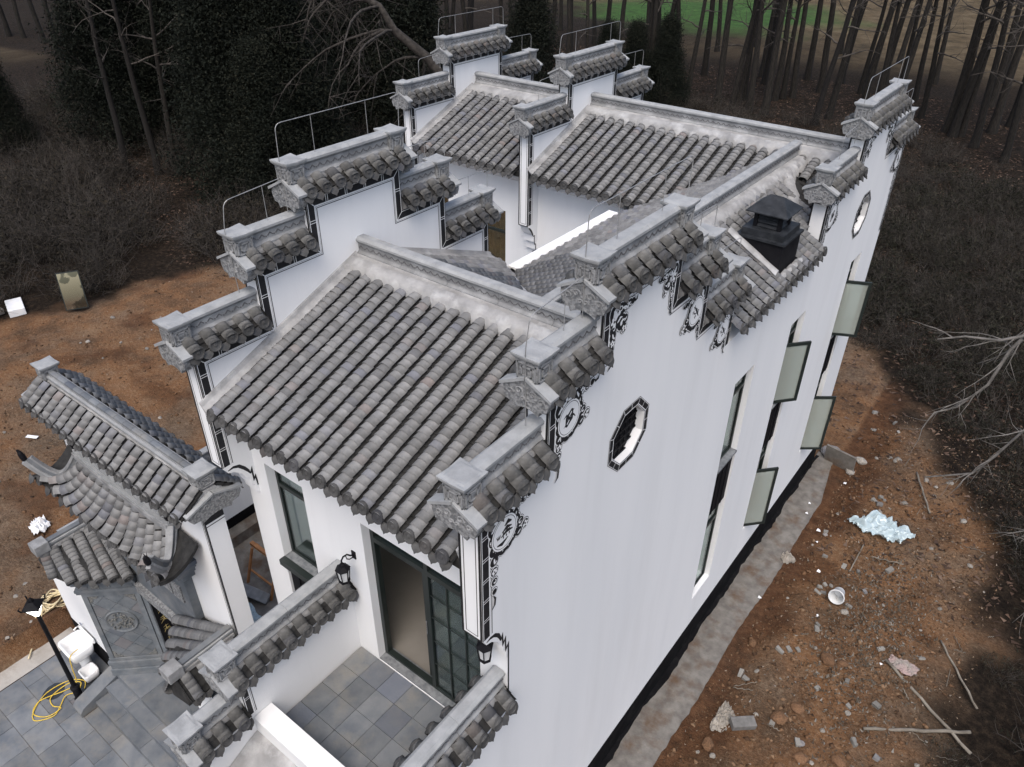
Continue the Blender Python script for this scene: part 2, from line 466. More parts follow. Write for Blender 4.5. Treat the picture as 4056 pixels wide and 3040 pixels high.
def corner_box(parent, fr, s, z, w=.27, h=.27):
    """square carved stone box with a flared, peaked cap"""
    hw = w / 2
    mb = MB()
    vs = []; prof = [(.80, 0), (.80, .02), (.92, .035), (.95, .06), (1.0, h - .02), (1.0, h)]
    for q, zz in prof:
        vs += [fr.p(s + x * hw * q, y * hw * q, z + zz) for x, y in ((-1, -1), (1, -1), (1, 1), (-1, 1))]
    fs = [(3, 2, 1, 0)]
    for i in range(len(prof) - 1):
        for k in range(4): fs.append((i * 4 + k, i * 4 + (k + 1) % 4, i * 4 + 4 + (k + 1) % 4, i * 4 + 4 + k))
    e = (len(prof) - 1) * 4
    fs.append((e, e + 1, e + 2, e + 3))
    mb.add(vs, fs)
    body = mb.build('corner_box', M['carved'], parent, bevel=.004)
    fr_ = MB()     # raised border and fret on each face
    for (ax, ay) in ((1, 0), (-1, 0), (0, 1), (0, -1)):
        for k in range(2):
            g = hw * (.84 - .38 * k); zc = z + h * .56; gz = h * (.36 - .15 * k)
            dpt = hw * .985 + .008
            for (x0, x1, z0, z1) in ((-g, g, gz - .012, gz), (-g, g, -gz, -gz + .012), (-g, -g + .012, -gz, gz), (g - .012, g, -gz, gz)):
                if ax: fr_.mbox(fr.mat(s, 0, zc), ax * hw * .94 if ax > 0 else -dpt, dpt if ax > 0 else -hw * .94, x0, x1, z0, z1)
                else: fr_.mbox(fr.mat(s, 0, zc), x0, x1, ay * hw * .94 if ay > 0 else -dpt, dpt if ay > 0 else -hw * .94, z0, z1)
    fr_.build('carved_fret', M['stone'], parent, fix=False, kind='stuff')
    cap = MB(); vs = []
    for q, zz in ((1.0, 0), (1.20, .025), (1.24, .045), (1.24, .06), (1.02, .068), (.86, .074)):
        for x, y in ((-1, -1), (0, -1), (1, -1), (1, 0), (1, 1), (0, 1), (-1, 1), (-1, 0)):
            cr = 1.03 if x and y and q > 1.1 else 1.0
            up = .012 if x and y and q > 1.1 else 0
            vs.append(fr.p(s + x * hw * q * cr, y * hw * q * cr, z + h + zz + up))
    fs = [tuple(reversed(range(8)))]
    for i in range(5):
        for k in range(8): fs.append((i * 8 + k, i * 8 + (k + 1) % 8, i * 8 + 8 + (k + 1) % 8, i * 8 + 8 + k))
    fs.append(tuple(range(40, 48)))
    cap.add(vs, fs)
    cap.build('box_cap', M['stone_light'], parent)

def gable_end(parent, fr, s, z, sgn=-1, half=.26, proj=.13):
    """peaked corbel block that closes the end of a coping, carved with scrolls"""
    body = [(-half * .55, -.17), (-half * .62, -.11), (-half * .88, -.10), (-half, -.02), (-half, .05), (0, .20), (half, .05), (half, -.02), (half * .88, -.10), (half * .62, -.11), (half * .55, -.17), (half * .28, -.135), (0, -.12), (-half * .28, -.135)]
    mb = MB(); a, b = sorted((s, s + sgn * proj))
    extrude_profile(mb, fr, [(c, z + h) for c, h in body], a, b)
    mb.build('gable_corbel', M['carved'], parent)
    sl = MB(); a2, b2 = sorted((s + sgn * .02, s + sgn * (proj + .025)))
    for q in (-1, 1):
        p = [(q * .006, .222), (q * (half + .035), .075), (q * (half + .03), .043), (q * .006, .188)]
        sl2 = MB(); extrude_profile(sl2, fr, [(c, z + h) for c, h in p], a2, b2)
        sl2.build('corbel_slab', M['stone_light'], parent)
    cv = MB()
    f = s + sgn * (proj + .004)
    for q in (-1, 1):
        for (cc, hh, rr_) in ((q * half * .30, .045, .05), (q * half * .68, .0, .042), (q * half * .12, -.03, .03)):
            pts = [fr.p(f, cc + math.cos(t * .7) * rr_ * (1 - t * .09), z + hh + math.sin(t * .7) * rr_ * (1 - t * .09)) for t in range(11)]
            cv.tube(pts, .0075, 5)
    cv.build('carved_scroll', M['stone'], parent, fix=False, kind='stuff')

def coping(parent, fr, s0, s1, zt, half=.14, boxes=(0,), gends=(0,), spacing=.25, ntile=2, sides=(1, -1), r=.082, rz=.20, over0=.10, over1=.0, reach=.225, seed=3, fret=True, hs=1.0, limit=999, boxw=.25):
    """tiled cap with ridge on a wall top that runs from s0 to s1 at height zt"""
    a, b = s0 - over0, s1 + over1
    rr = random.Random(seed)
    deck = MB()
    extrude_profile(deck, fr, [(-half - .005, zt), (-reach + .03, zt + .04), (-reach + .03, zt + .07), (-.10, zt + .185), (-.08, zt + rz + .03), (.08, zt + rz + .03), (.10, zt + .185), (reach - .03, zt + .07), (reach - .03, zt + .04), (half + .005, zt)], a + .015, b - .004)
    deck.build('coping_bed', M['mortar_grey'], parent)
    for sd_ in sides:
        v = (fr.c * (-sd_) * (reach - .07) + Vector((0, 0, .115))).normalized()
        ln = math.hypot(reach - .07, .115)
        tile_roof(parent, fr.p(a, sd_ * reach, zt + .085), fr.a, v, b - a, ln + .02, spacing, ln / (ntile + .1), r=r, limit=limit, seed=seed + sd_, mat='tile_cop')
        # mortar that closes the tile heads against the ridge
        n = max(6, int((b - a) / .05)); vs = []; fs = []
        for i in range(n + 1):
            s = a + .02 + (b - a - .03) * i / n
            j_ = rr.uniform(-.014, .014)
            vs += [fr.p(s, sd_ * .075, zt + rz + .04), fr.p(s, sd_ * .095, zt + rz + .03 + j_ * .4), fr.p(s, sd_ * (.112 + j_), zt + .225 + j_ * .5), fr.p(s, sd_ * (.12 + j_), zt + .165)]
        for i in range(n):
            for k in range(3): fs.append((i * 4 + k, i * 4 + k + 1, i * 4 + 5 + k, i * 4 + 4 + k))
        MB().add(vs, fs).build('mortar_bank', M['mortar_grey'], parent, smooth=True)
    ridge(parent, fr, a + .05, b, zt + rz + .01, hs=hs, fret=fret)
    for e in boxes:
        corner_box(parent, fr, (a + .06) if e == 0 else (b - .10), zt + rz - .01, w=boxw, h=boxw - .01)
    for e in gends:
        gable_end(parent, fr, a + .06 if e == 0 else b - .06, zt + .06, -1 if e == 0 else 1)

# ------------------------------------------------------------------ painted decoration (flat paint on the plaster)
def offset_path(path, d):
    """offset an open polyline to its right-hand side by d (mitred)"""
    out = []
    n = len(path)
    for i in range(n):
        ns = []
        for j in (i - 1, i):
            if 0 <= j < n - 1:
                dx = path[j + 1][0] - path[j][0]; dy = path[j + 1][1] - path[j][1]; l = math.hypot(dx, dy)
                ns.append((dy / l, -dx / l))
        if len(ns) == 1: out.append((path[i][0] + ns[0][0] * d, path[i][1] + ns[0][1] * d))
        else:
            bx = ns[0][0] + ns[1][0]; by = ns[0][1] + ns[1][1]; k = 1 + ns[0][0] * ns[1][0] + ns[0][1] * ns[1][1]
            out.append((path[i][0] + bx * d / k, path[i][1] + by * d / k))
    return out

def ribbon(mb, path, d0, d1, to3, mi=0):
    A = offset_path(path, d0); B = offset_path(path, d1)
    for i in range(len(path) - 1):
        mb.add([to3(*A[i]), to3(*A[i + 1]), to3(*B[i + 1]), to3(*B[i])], [(0, 1, 2, 3)], mi)

def band(parent, path, plane, wd=.12):
    """black band with white edges and pairs of cross lines; plane(u, v, lift) -> point"""
    mb = MB()
    ribbon(mb, path, .0, wd, lambda u, v: plane(u, v, .003))
    mb.build('painted_border', M['black'], parent, fix=False)
    mw = MB()
    ribbon(mw, path, .012, .021, lambda u, v: plane(u, v, .0045))
    ribbon(mw, path, wd - .024, wd - .004, lambda u, v: plane(u, v, .0045))
    ml = MB()
    ribbon(ml, path, wd + .012, wd + .022, lambda u, v: plane(u, v, .003))
    for i in range(len(path) - 1):
        (x0, y0), (x1, y1) = path[i], path[i + 1]; L = math.hypot(x1 - x0, y1 - y0); dx, dy = (x1 - x0) / L, (y1 - y0) / L; nx, ny = dy, -dx
        k = max(1, int(round(L / .30)))
        for j in range(1, k):
            s = L * j / k
            for q in (-.016, .016):
                a = (x0 + dx * (s + q - .004), y0 + dy * (s + q - .004)); b = (x0 + dx * (s + q + .004), y0 + dy * (s + q + .004))
                mw.add([plane(a[0] + nx * .016, a[1] + ny * .016, .005), plane(b[0] + nx * .016, b[1] + ny * .016, .005), plane(b[0] + nx * (wd - .01), b[1] + ny * (wd - .01), .005), plane(a[0] + nx * (wd - .01), a[1] + ny * (wd - .01), .005)], [(0, 1, 2, 3)])
    I = offset_path(path, .016); J = offset_path(path, wd - .012)
    for i in range(1, len(path) - 1):
        (ax, ay), (bx, by) = I[i], J[i]; L = math.hypot(bx - ax, by - ay); px, py = -(by - ay) / L * .005, (bx - ax) / L * .005
        mw.add([plane(ax + px, ay + py, .0055), plane(bx + px, by + py, .0055), plane(bx - px, by - py, .0055), plane(ax - px, ay - py, .0055)], [(0, 1, 2, 3)])
    mw.build('painted_line', M['white'], parent, fix=False, kind='stuff')
    ml.build('painted_line', M['black'], parent, fix=False)

def disc2(mb, plane, cx, cy, rx, ry, lift, mi, rot=0, n=18):
    pts = [(math.cos(2 * math.pi * k / n) * rx, math.sin(2 * math.pi * k / n) * ry) for k in range(n)]
    c, s = math.cos(rot), math.sin(rot)
    mb.add([plane(cx + x * c - y * s, cy + x * s + y * c, lift) for x, y in pts], [tuple(range(n))], mi)

def stroke(mb, plane, pts, wd, lift, mi):
    """tapered brush stroke"""
    n = len(pts); L = []; Rr = []
    for i, (x, y) in enumerate(pts):
        x0, y0 = pts[max(i - 1, 0)]; x1, y1 = pts[min(i + 1, n - 1)]
        dx, dy = x1 - x0, y1 - y0; l = math.hypot(dx, dy) or 1
        k = wd * (1 - abs(2 * i / (n - 1) - 1) ** 2 * .75) / 2
        L.append((x - dy / l * k, y + dx / l * k)); Rr.append((x + dy / l * k, y - dx / l * k))
    for i in range(n - 1):
        mb.add([plane(*L[i], lift), plane(*L[i + 1], lift), plane(*Rr[i + 1], lift), plane(*Rr[i], lift)], [(0, 1, 2, 3)], mi)

def ornament(parent, plane, cx, cy, du, dv_, dh, medallion=True, seed=1, k=1.0):
    k *= 1.03
    """black and white scroll painting in the angle of a band. corner at (cx, cy); du = +1/-1 direction along the wall away from the corner;
    dv_ reach down the upright, dh reach along the top"""
    rr = random.Random(seed); mb = MB(); lift = [.0035]
    def up(): lift[0] += .00007; return lift[0]
    blobs = []
    q = 7
    for i in range(q):
        t = i / (q - 1)
        blobs.append((.055, -dv_ * (.12 + .86 * t), (.085 - .05 * t) * k))
    for i in range(q):
        t = i / (q - 1)
        blobs.append((dh * (.12 + .86 * t), -.055, (.085 - .05 * t) * k))
    mr = .175 * k; mcx, mcy = .20 * k, -.26 * k
    if medallion:
        for i in range(7):
            a = R(-120 + 25 * i)
            blobs.append((mcx + math.cos(a) * mr * .98, mcy + math.sin(a) * mr * 1.1, .075 * k))
        tip = [(mcx + mr + .15 * k, mcy - .13 * k), (mcx + mr + .07 * k, mcy - .04 * k), (mcx + mr + .05 * k, mcy - .16 * k)]
    else:
        for i in range(3):
            blobs.append((.09 * k + .055 * i * k, -.11 * k - .05 * i * k, .085 * k))
        tip = [(.26 * k, -.30 * k), (.20 * k, -.22 * k), (.27 * k, -.20 * k)]
    for x, y in tip: blobs.append((x, y, .05 * k))
    P = lambda x, y, l: plane(cx + du * x, cy + y, l)
    for grow, mi in ((.018, 0), (.011, 1), (.0, 0)):
        for x, y, r_ in blobs: disc2(mb, P, x, y, r_ + grow, r_ * 1.08 + grow, up(), mi, n=14)
        lift[0] += .0004
    def flower(x, y, r_):
        for i in range(5):
            a = i * 2 * math.pi / 5 + rr.uniform(0, 1)
            disc2(mb, P, x + math.cos(a) * r_ * .58, y + math.sin(a) * r_ * .58, r_ * .46, r_ * .34, up(), 1, a, 10)
        disc2(mb, P, x, y, r_ * .26, r_ * .26, up(), 0, 0, 8)
    def leaf(x, y, r_, a): disc2(mb, P, x, y, r_, r_ * .33, up(), 1, a, 10)
    def curl(x, y, r_, a0, turn):
        pts = [(x + math.cos(a0 + turn * t * .42) * r_ * (1 - t * .065), y + math.sin(a0 + turn * t * .42) * r_ * (1 - t * .065)) for t in range(14)]
        stroke(mb, P, pts, .016 * k, up(), 1)
    for i, (x, y, r_) in enumerate(blobs[:14]):
        j = i % 7
        if j in (1, 4): flower(x, y, r_ * .8)
        elif j in (0, 3): leaf(x, y, r_ * .62, rr.uniform(0, 3)); leaf(x + r_ * .3, y - r_ * .4, r_ * .4, rr.uniform(0, 3))
        elif j in (2, 5): curl(x, y, r_ * .62, rr.uniform(0, 6), rr.choice((-1, 1)))
    for x, y, r_ in blobs[14:-3]:
        leaf(x, y, r_ * .5, rr.uniform(0, 3)); leaf(x + r_ * .35, y + r_ * .2, r_ * .35, rr.uniform(0, 3))
    x, y, r_ = blobs[-3]; flower(x, y, r_ * .85)
    x, y, r_ = blobs[-2]; curl(x, y, r_ * .7, 1.0, 1)
    x, y, r_ = blobs[-1]; leaf(x, y, r_ * .6, .6)
    # trailing hooks where the painting runs out
    stroke(mb, P, [(.03, -dv_ * 1.02), (.06, -dv_ * 1.08), (.05, -dv_ * 1.17), (.0, -dv_ * 1.22)], .03 * k, up(), 0)
    stroke(mb, P, [(dh * 1.02, -.03), (dh * 1.07, -.07), (dh * 1.15, -.06), (dh * 1.18, -.01)], .03 * k, up(), 0)
    if medallion:
        for rx, mi in ((mr + .022, 0), (mr + .014, 1), (mr - .004, 0), (mr - .010, 1)):
            disc2(mb, P, mcx, mcy, rx, rx * 1.08, up() , mi, n=26)
        kind = seed % 3
        g = lambda x, y: (mcx + x * mr, mcy + y * mr)
        if kind == 0:      # pavilion over water with a boat
            for yy, ww in ((.15, .42), (-.12, .5)):
                stroke(mb, P, [g(.2 - ww, yy - .05), g(.2, yy + .12), g(.2 + ww, yy - .05)], .05 * k, up(), 0)
                for xx in (-.1, .15, .4): stroke(mb, P, [g(xx, yy - .05), g(xx, yy - .16), g(xx, yy - .27)], .02 * k, up(), 0)
            stroke(mb, P, [g(-.65, -.55), g(-.2, -.68), g(.3, -.5)], .05 * k, up(), 0)
            stroke(mb, P, [g(.0, .45), g(.3, .62), g(.6, .45)], .06 * k, up(), 0)
            for i in range(5): stroke(mb, P, [g(-.6 + i * .04, -.2), g(-.62 + i * .06, -.05), g(-.7 + i * .1, .12)], .01 * k, up(), 0)
        elif kind == 1:    # rolled scroll with ribbons
            stroke(mb, P, [g(-.28, -.5), g(0, 0), g(.28, .5)], .14 * k, up(), 0)
            stroke(mb, P, [g(-.2, -.36), g(0, 0), g(.2, .36)], .05 * k, up(), 1)
            stroke(mb, P, [g(-.55, .2), g(-.3, .32), g(-.1, .05), g(.15, -.12), g(.4, .05), g(.6, -.2)], .035 * k, up(), 0)
            stroke(mb, P, [g(-.5, -.45), g(-.2, -.2), g(.1, .1), g(.45, .42)], .02 * k, up(), 0)
        else:              # branch of blossom
            stroke(mb, P, [g(-.5, -.6), g(-.2, -.2), g(.0, .1), g(.35, .45)], .035 * k, up(), 0)
            stroke(mb, P, [g(-.2, -.2), g(.2, -.15), g(.45, .05)], .022 * k, up(), 0)
            for (x, y) in ((.35, .45), (.45, .05), (0, .12), (-.3, -.1), (.1, -.4)):
                for i in range(4):
                    a = i * 1.57 + x; px, py = g(x + math.cos(a) * .1, y + math.sin(a) * .1); disc2(mb, P, px, py, .013 * k, .009 * k, up(), 0, a, 7)
    mb.build('painted_ornament', [M['black'], M['white']], parent, fix=False, kind='stuff')

def face_frame(parent, x0, x1, y, z0, z1, cap=True):
    """painted frame on the narrow front face of a pier (faces -Y)"""
    pl_ = lambda x, z, l: Vector((x, y - l, z))
    mb = MB()
    def rect(mb, a, b, c, d, l): mb.add([pl_(a, c, l), pl_(b, c, l), pl_(b, d, l), pl_(a, d, l)], [(0, 1, 2, 3)])
    w_ = .028
    top = z1 - (.10 if cap else 0)
    path = [(x0, z0), (x0, z1), (x1, z1), (x1, z0), (x0, z0)]
    rect(mb, x0, x0 + w_, z0, z1, .003); rect(mb, x1 - w_, x1, z0, z1, .003); rect(mb, x0 + w_, x1 - w_, top, z1, .003)
    if z1 - z0 > .9: rect(mb, x0 + w_, x1 - w_, z0, z0 + .02, .003)
    mb.build('painted_border', M['black'], parent, fix=False, kind='stuff')
    if z1 - z0 > .9:
        ml = MB(); a, b, c, d = x0 + .055, x1 - .055, z0 + .05, top - .03; t = .009
        rect(ml, a, b, c, c + t, .003); rect(ml, a, b, d - t, d, .003); rect(ml, a, a + t, c + t, d - t, .003); rect(ml, b - t, b, c + t, d - t, .003)
        ml.build('painted_line', M['black'], parent, fix=False)
    else:
        ml = MB(); rect(ml, x0 + w_, x1 - w_, top - .045, top - .03, .003)
        ml.build('painted_line', M['black'], parent, fix=False)

# ------------------------------------------------------------------ THE HOUSE
house = empty('courtyard_house', (-4.8, 10.5, 0), 'white plastered courtyard house with stepped gable walls and grey tiled roofs', 'house')
YF, YP = 4.22, 3.78                       # front facade, front of the gable piers
SF = [3.78, 4.81, 5.70, 7.34, 8.24, 9.27] # steps of the front gables
ZF = [8.21, 8.96, 9.59, 8.96, 8.21]
SB = [12.83, 14.23, 16.20, 17.55]         # steps of the rear gables
ZB = [8.57, 9.32, 8.57]
XL0, XL1 = -4.63, -4.37                   # front left gable wall
XM0, XM1 = -6.42, -6.16                   # rear middle gable wall
XR0, XR1 = -9.79, -9.53                   # rear left gable wall
T = .27

def corbel(sgn=1):   # underside of a pier that hangs from the facade line, z relative
    return [(YF, 5.80), (YF - .05, 5.86), (YF - .05, 5.99), (YF - .10, 6.02), (YF - .10, 6.14), (YF - .15, 6.17), (YF - .20, 6.27), (YF - .30, 6.37), (YF - .38, 6.40), (YF - .40, 6.46), (YP, 6.50)]

def steps(S, Z):
    out = []
    for i in range(len(Z)): out += [(S[i], Z[i]), (S[i + 1], Z[i])]
    return out

WINS = [(9.96, 10.72), (12.33, 13.06), (15.65, 16.33)]
def octagon(cy, cz, rx=.43, rz_=.43):
    return [(cy + rx * math.cos(R(22.5 + 45 * k)) / math.cos(R(22.5)), cz + rz_ * math.sin(R(22.5 + 45 * k)) / math.cos(R(22.5))) for k in range(8)]
OCT = [(6.50, 7.51), (15.36, 7.50)]

# right side wall, front to back in one piece
outer = [(YF, 0)] + corbel() + steps(SF, ZF) + [(9.27, 7.46), (12.83, 7.46)] + steps(SB, ZB) + [(17.55, 0)]
holes = [[(a, 1.40), (b, 1.40), (b, 6.39), (a, 6.39)] for a, b in WINS] + [octagon(*c) for c in OCT]
mb = MB(); mb.prism([outer] + holes, lambda u, v: (-T, u, v), lambda u, v: (0, u, v))
wall_r = mb.build('stepped_side_wall', M['plaster'], house)
wall_r['label'] = 'long white side wall with stepped tiled gables and tall windows'
# front left gable wall
outer = [(YF, 0)] + corbel() + steps(SF, ZF) + [(9.27, 0)]
mb = MB(); mb.prism([outer], lambda u, v: (XL0, u, v), lambda u, v: (XL1, u, v))
wall_l = mb.build('stepped_gable_wall', M['plaster'], house)
# rear gables
def rear_gable(x0, x1, zlow):
    low = [(13.2, 0), (13.2, zlow - .62), (13.12, zlow - .62), (13.12, zlow - .45), (13.05, zlow - .42), (13.05, zlow - .25), (12.97, zlow - .2), (12.9, zlow - .04), (12.83, zlow)]
    mb = MB(); mb.prism([low + steps(SB, ZB) + [(17.55, 0)]], lambda u, v: (x0, u, v), lambda u, v: (x1, u, v))
    return mb.build('stepped_gable_wall', M['plaster'], house)
wall_m = rear_gable(XM0, XM1, 6.48)
wall_rl = rear_gable(XR0, XR1, 6.48)

# painted bands: right faces of all gables (they face +X)
def bands(wall, x, S, Z, z0, z1, wd=.135):
    plane = lambda u, v, l: Vector((x + l, u, v))
    path = [(S[0], z0)] + steps(S, Z) + [(S[-1], z1)]
    band(wall, path, plane, wd)
bands(wall_r, 0.0, SF, ZF, 6.50, 7.46)
bands(wall_l, XL1, SF, ZF, 6.52, 7.0)
bands(wall_r, 0.0, SB, ZB, 7.50, 6.5)
bands(wall_m, XM1, SB, ZB, 6.5, 7.0)
bands(wall_rl, XR1, SB, ZB, 6.5, 7.0)
# painted outline of the brackets under the piers
def bracket(wall, x, pts):
    mb = MB(); stroke(mb, lambda u, v, l: Vector((x + l, u, v)), pts[:6], .05, .003, 0)
    ribbon(mb, pts[5:], -.012, .012, lambda u, v: Vector((x + .0036, u, v)))
    mb.build('painted_line', M['black'], wall, fix=False)
bracket(wall_r, 0.0, [(3.84, 6.44), (3.90, 6.45), (3.97, 6.43), (4.03, 6.37), (4.06, 6.30), (4.07, 6.24), (4.10, 6.30), (4.11, 6.14), (4.15, 6.20), (4.16, 6.0), (4.205, 6.06), (4.21, 5.05)])
bracket(wall_l, XL1, [(3.84, 6.44), (3.92, 6.45), (4.0, 6.42), (4.07, 6.34), (4.12, 6.26), (4.14, 6.20), (4.17, 6.26), (4.17, 6.08), (4.20, 6.12), (4.215, 5.95)])
bracket(wall_m, XM1, [(12.86, 6.44), (12.9, 6.42), (12.95, 6.36), (12.99, 6.3), (13.02, 6.24), (13.04, 6.2), (13.09, 6.2), (13.09, 6.0), (13.14, 5.98), (13.14, 5.84), (13.0, 5.84)])
# octagon surrounds
for cy_, cz_ in OCT:
    o8 = octagon(cy_, cz_, .425, .425); i8 = octagon(cy_, cz_, .36, .36); e8 = octagon(cy_, cz_, .435, .435)
    mb = MB(); k8 = 8
    ring = lambda mb, A, B, l, mi=0: [mb.add([(l, *A[i]), (l, *A[(i + 1) % 8]), (l, *B[(i + 1) % 8]), (l, *B[i])], [(0, 1, 2, 3)], mi) for i in range(8)]
    # the opening is filled in to its real rim by a plaster collar, the black border lies on it
    col8 = MB(); col8.prism([octagon(cy_, cz_, .4299, .4299), octagon(cy_, cz_, .345, .345)], lambda u, v: (-T, u, v), lambda u, v: (-.0005, u, v))
    col8.build('window_reveal', M['plaster'], wall_r)
    fr8 = MB(); ring(fr8, octagon(cy_, cz_, .45, .45), octagon(cy_, cz_, .352, .352), .004)
    win8 = fr8.build('painted_border', M['black'], wall_r, fix=False)
    ln = MB(); ring(ln, octagon(cy_, cz_, .443, .443), octagon(cy_, cz_, .437, .437), .0055); ring(ln, octagon(cy_, cz_, .368, .368), octagon(cy_, cz_, .358, .358), .0055)
    for i in range(8):
        A8, B8 = octagon(cy_, cz_, .44, .44), octagon(cy_, cz_, .36, .36)
        for t in (0, .5):
            a = [A8[i][q] * (1 - t) + A8[(i + 1) % 8][q] * t for q in (0, 1)]; b = [B8[i][q] * (1 - t) + B8[(i + 1) % 8][q] * t for q in (0, 1)]
            dx, dy = b[0] - a[0], b[1] - a[1]; l = math.hypot(dx, dy); px, py = -dy / l * .004, dx / l * .004
            ln.add([(.0065, a[0] + px, a[1] + py), (.0065, b[0] + px, b[1] + py), (.0065, b[0] - px, b[1] - py), (.0065, a[0] - px, a[1] - py)], [(0, 1, 2, 3)])
    ln.build('painted_line', M['white'], wall_r, fix=False, kind='stuff')
    # dark pierced lattice set in the opening
    lt = MB(); hl8 = lambda i: .338 - max(0, abs(i * .11) + .012 - .14)
    for i in range(-3, 4):
        lt.box(-.110, -.100, cy_ + i * .11 - .012, cy_ + i * .11 + .012, cz_ - hl8(i), cz_ + hl8(i))
    for i in range(-3, 4):
        lt.box(-.099, -.088, cy_ - hl8(i), cy_ + hl8(i), cz_ + i * .11 - .012, cz_ + i * .11 + .012)
    lt.build('lattice', M['panel'], wall_r, fix=False, kind='stuff')
    bk = MB(); bk.prism([octagon(cy_, cz_, .344, .344)], lambda u, v: (-.125, u, v), lambda u, v: (-.112, u, v)); bk.build('lattice_backing', M['panel'], wall_r)

# ornaments painted on the outer side wall
pR = lambda u, v, l: Vector((l, u, v))
ornament(wall_r, pR, SF[0] + .135, ZF[0] - .15, 1, .98, .62, True, 3)
ornament(wall_r, pR, SF[1] + .135, ZF[1] - .15, 1, .80, .62, True, 4)
ornament(wall_r, pR, SF[2] + .135, ZF[2] - .15, 1, .58, .42, False, 5)
ornament(wall_r, pR, SF[3] - .135, ZF[2] - .15, -1, .50, .36, False, 6, .85)
ornament(wall_r, pR, SF[4] - .135, ZF[3] - .15, -1, .58, .50, True, 5, .95)
ornament(wall_r, pR, SF[5] - .135, ZF[4] - .15, -1, .56, .46, True, 8, .9)
ornament(wall_r, pR, SB[0] + .135, ZB[0] - .15, 1, .80, .60, True, 7)
ornament(wall_r, pR, SB[1] + .135, ZB[1] - .15, 1, .62, .42, False, 9)
ornament(wall_r, pR, SB[2] - .135, ZB[1] - .15, -1, .55, .40, False, 10)
ornament(wall_r, pR, SB[3] - .135, ZB[2] - .15, -1, .95, .55, True, 11)

# front faces of the piers and the copings on every step
def gable_caps(wall, x0, x1, S, Z, z_low, zbase, seed, rear_from):
    xc = (x0 + x1) / 2
    fr = Fr((xc, 0, 0), (0, 1, 0), (1, 0, 0))
    half = (x1 - x0) / 2
    pk = Z.index(max(Z))
    for i, z in enumerate(Z):
        boxes = []; ge = []
        if i <= pk: boxes.append(0); ge.append(0)
        if i >= pk: boxes.append(1)
        o0 = .12 if i <= pk else -.0; o1 = .12 if i >= pk else 0.0
        if i >= pk: ge.append(1)
        coping(wall, fr, S[i], S[i + 1], z, half=half, boxes=boxes, gends=ge, over0=o0, over1=o1, seed=seed + i * 2)
        if i <= pk:
            lo = zbase if i == 0 else Z[i - 1] + .2
            face_frame(wall, x0, x1, S[i], lo, z, True)
gable_caps(wall_r, -T, 0, SF, ZF, 6.5, 6.5, 11, 2)
gable_caps(wall_l, XL0, XL1, SF, ZF, 6.5, 6.5, 31, 2)
gable_caps(wall_r, -T, 0, SB, ZB, 7.5, 7.72, 51, 1)
gable_caps(wall_m, XM0, XM1, SB, ZB, 6.5, 6.48, 71, 1)
gable_caps(wall_rl, XR0, XR1, SB, ZB, 6.5, 6.48, 91, 1)

# ---- front hall roof
TAN = .385
def roof_part(name, verts, faces, mat):
    return MB().add(verts, faces).build(name, mat, house)
ZR = 8.55     # ridge base
x0, x1 = XL1 + .0, -T
# deck as a solid
ea, eb, ry = 3.80, 9.22, 6.52
dk = MB(); dk.prism([[(ea, ZR - TAN * (ry - ea) - .02), (ry, ZR - .02), (eb, ZR - TAN * (eb - ry) - .02), (eb, ZR - TAN * (eb - ry) - .14), (ry, ZR - .16), (ea, ZR - TAN * (ry - ea) - .14)]], lambda u, v: (x0 + .004, u, v), lambda u, v: (x1 - .004, u, v))
roof_f = dk.build('front_hall_roof', M['pan'], house)
ln = math.hypot(ry - 3.74, TAN * (ry - 3.74))
vdir = Vector((0, 1, TAN)).normalized()
tile_roof(roof_f, (x0 + .12, 3.74, ZR - TAN * (ry - 3.74)), (1, 0, 0), vdir, x1 - x0 - .16, ln - .30, .222, .091, r=.079, limit=300, seed=5)
vb = Vector((0, -1, TAN)).normalized()
# rear slope: left of the valley with the side wing
XW = -1.35
def rear_inside(s, t):
    X = x1 - s - .02; Y = 9.30 - t * vb.y * -1
    return X < XW - (Y - ry) - .06
tile_roof(roof_f, (x1 - .02, 9.30, ZR - TAN * (9.30 - ry)), (-1, 0, 0), vb, x1 - x0 - .25, ln - .30, .222, .100, inside=rear_inside, r=.08, limit=90, seed=6)
frx = Fr((0, ry, 0), (1, 0, 0), (0, -1, 0))
def mortar_bank(parent, fr, s0, s1, z, c0=.085, c1=.36, drop=None, sides=(1, -1), seed=1):
    """uneven bank of lime mortar that beds the ridge on the tiles"""
    rr = random.Random(seed)
    for sd_ in sides:
        n = int((s1 - s0) / .055); vs = []; fs = []
        for i in range(n + 1):
            s = s0 + (s1 - s0) * i / n
            e = c1 + rr.uniform(-.03, .035) + .02 * math.sin(i * 1.7)
            vs += [fr.p(s, sd_ * c0 * .9, z + .05), fr.p(s, sd_ * (c0 + .05), z + .03 + rr.uniform(-.008, .008)), fr.p(s, sd_ * (c0 + e) * .5, z + .02 - (c0 + e) * .5 * TAN + .125 + rr.uniform(-.01, .01)), fr.p(s, sd_ * e, z - e * TAN + .125 + rr.uniform(-.012, .012)), fr.p(s, sd_ * (e + .015), z - e * TAN - .02)]
        for i in range(n):
            for k in range(4): fs.append((i * 5 + k, i * 5 + k + 1, i * 5 + 6 + k, i * 5 + 5 + k))
        MB().add(vs, fs).build('mortar_bank', M['mortar'], parent, smooth=True)
mortar_bank(roof_f, frx, x0, x1, ZR + .02, seed=2, c1=.34)
ridge(roof_f, frx, x0, x1, ZR + .03, hs=.98, ws=1.05, seg=.8)
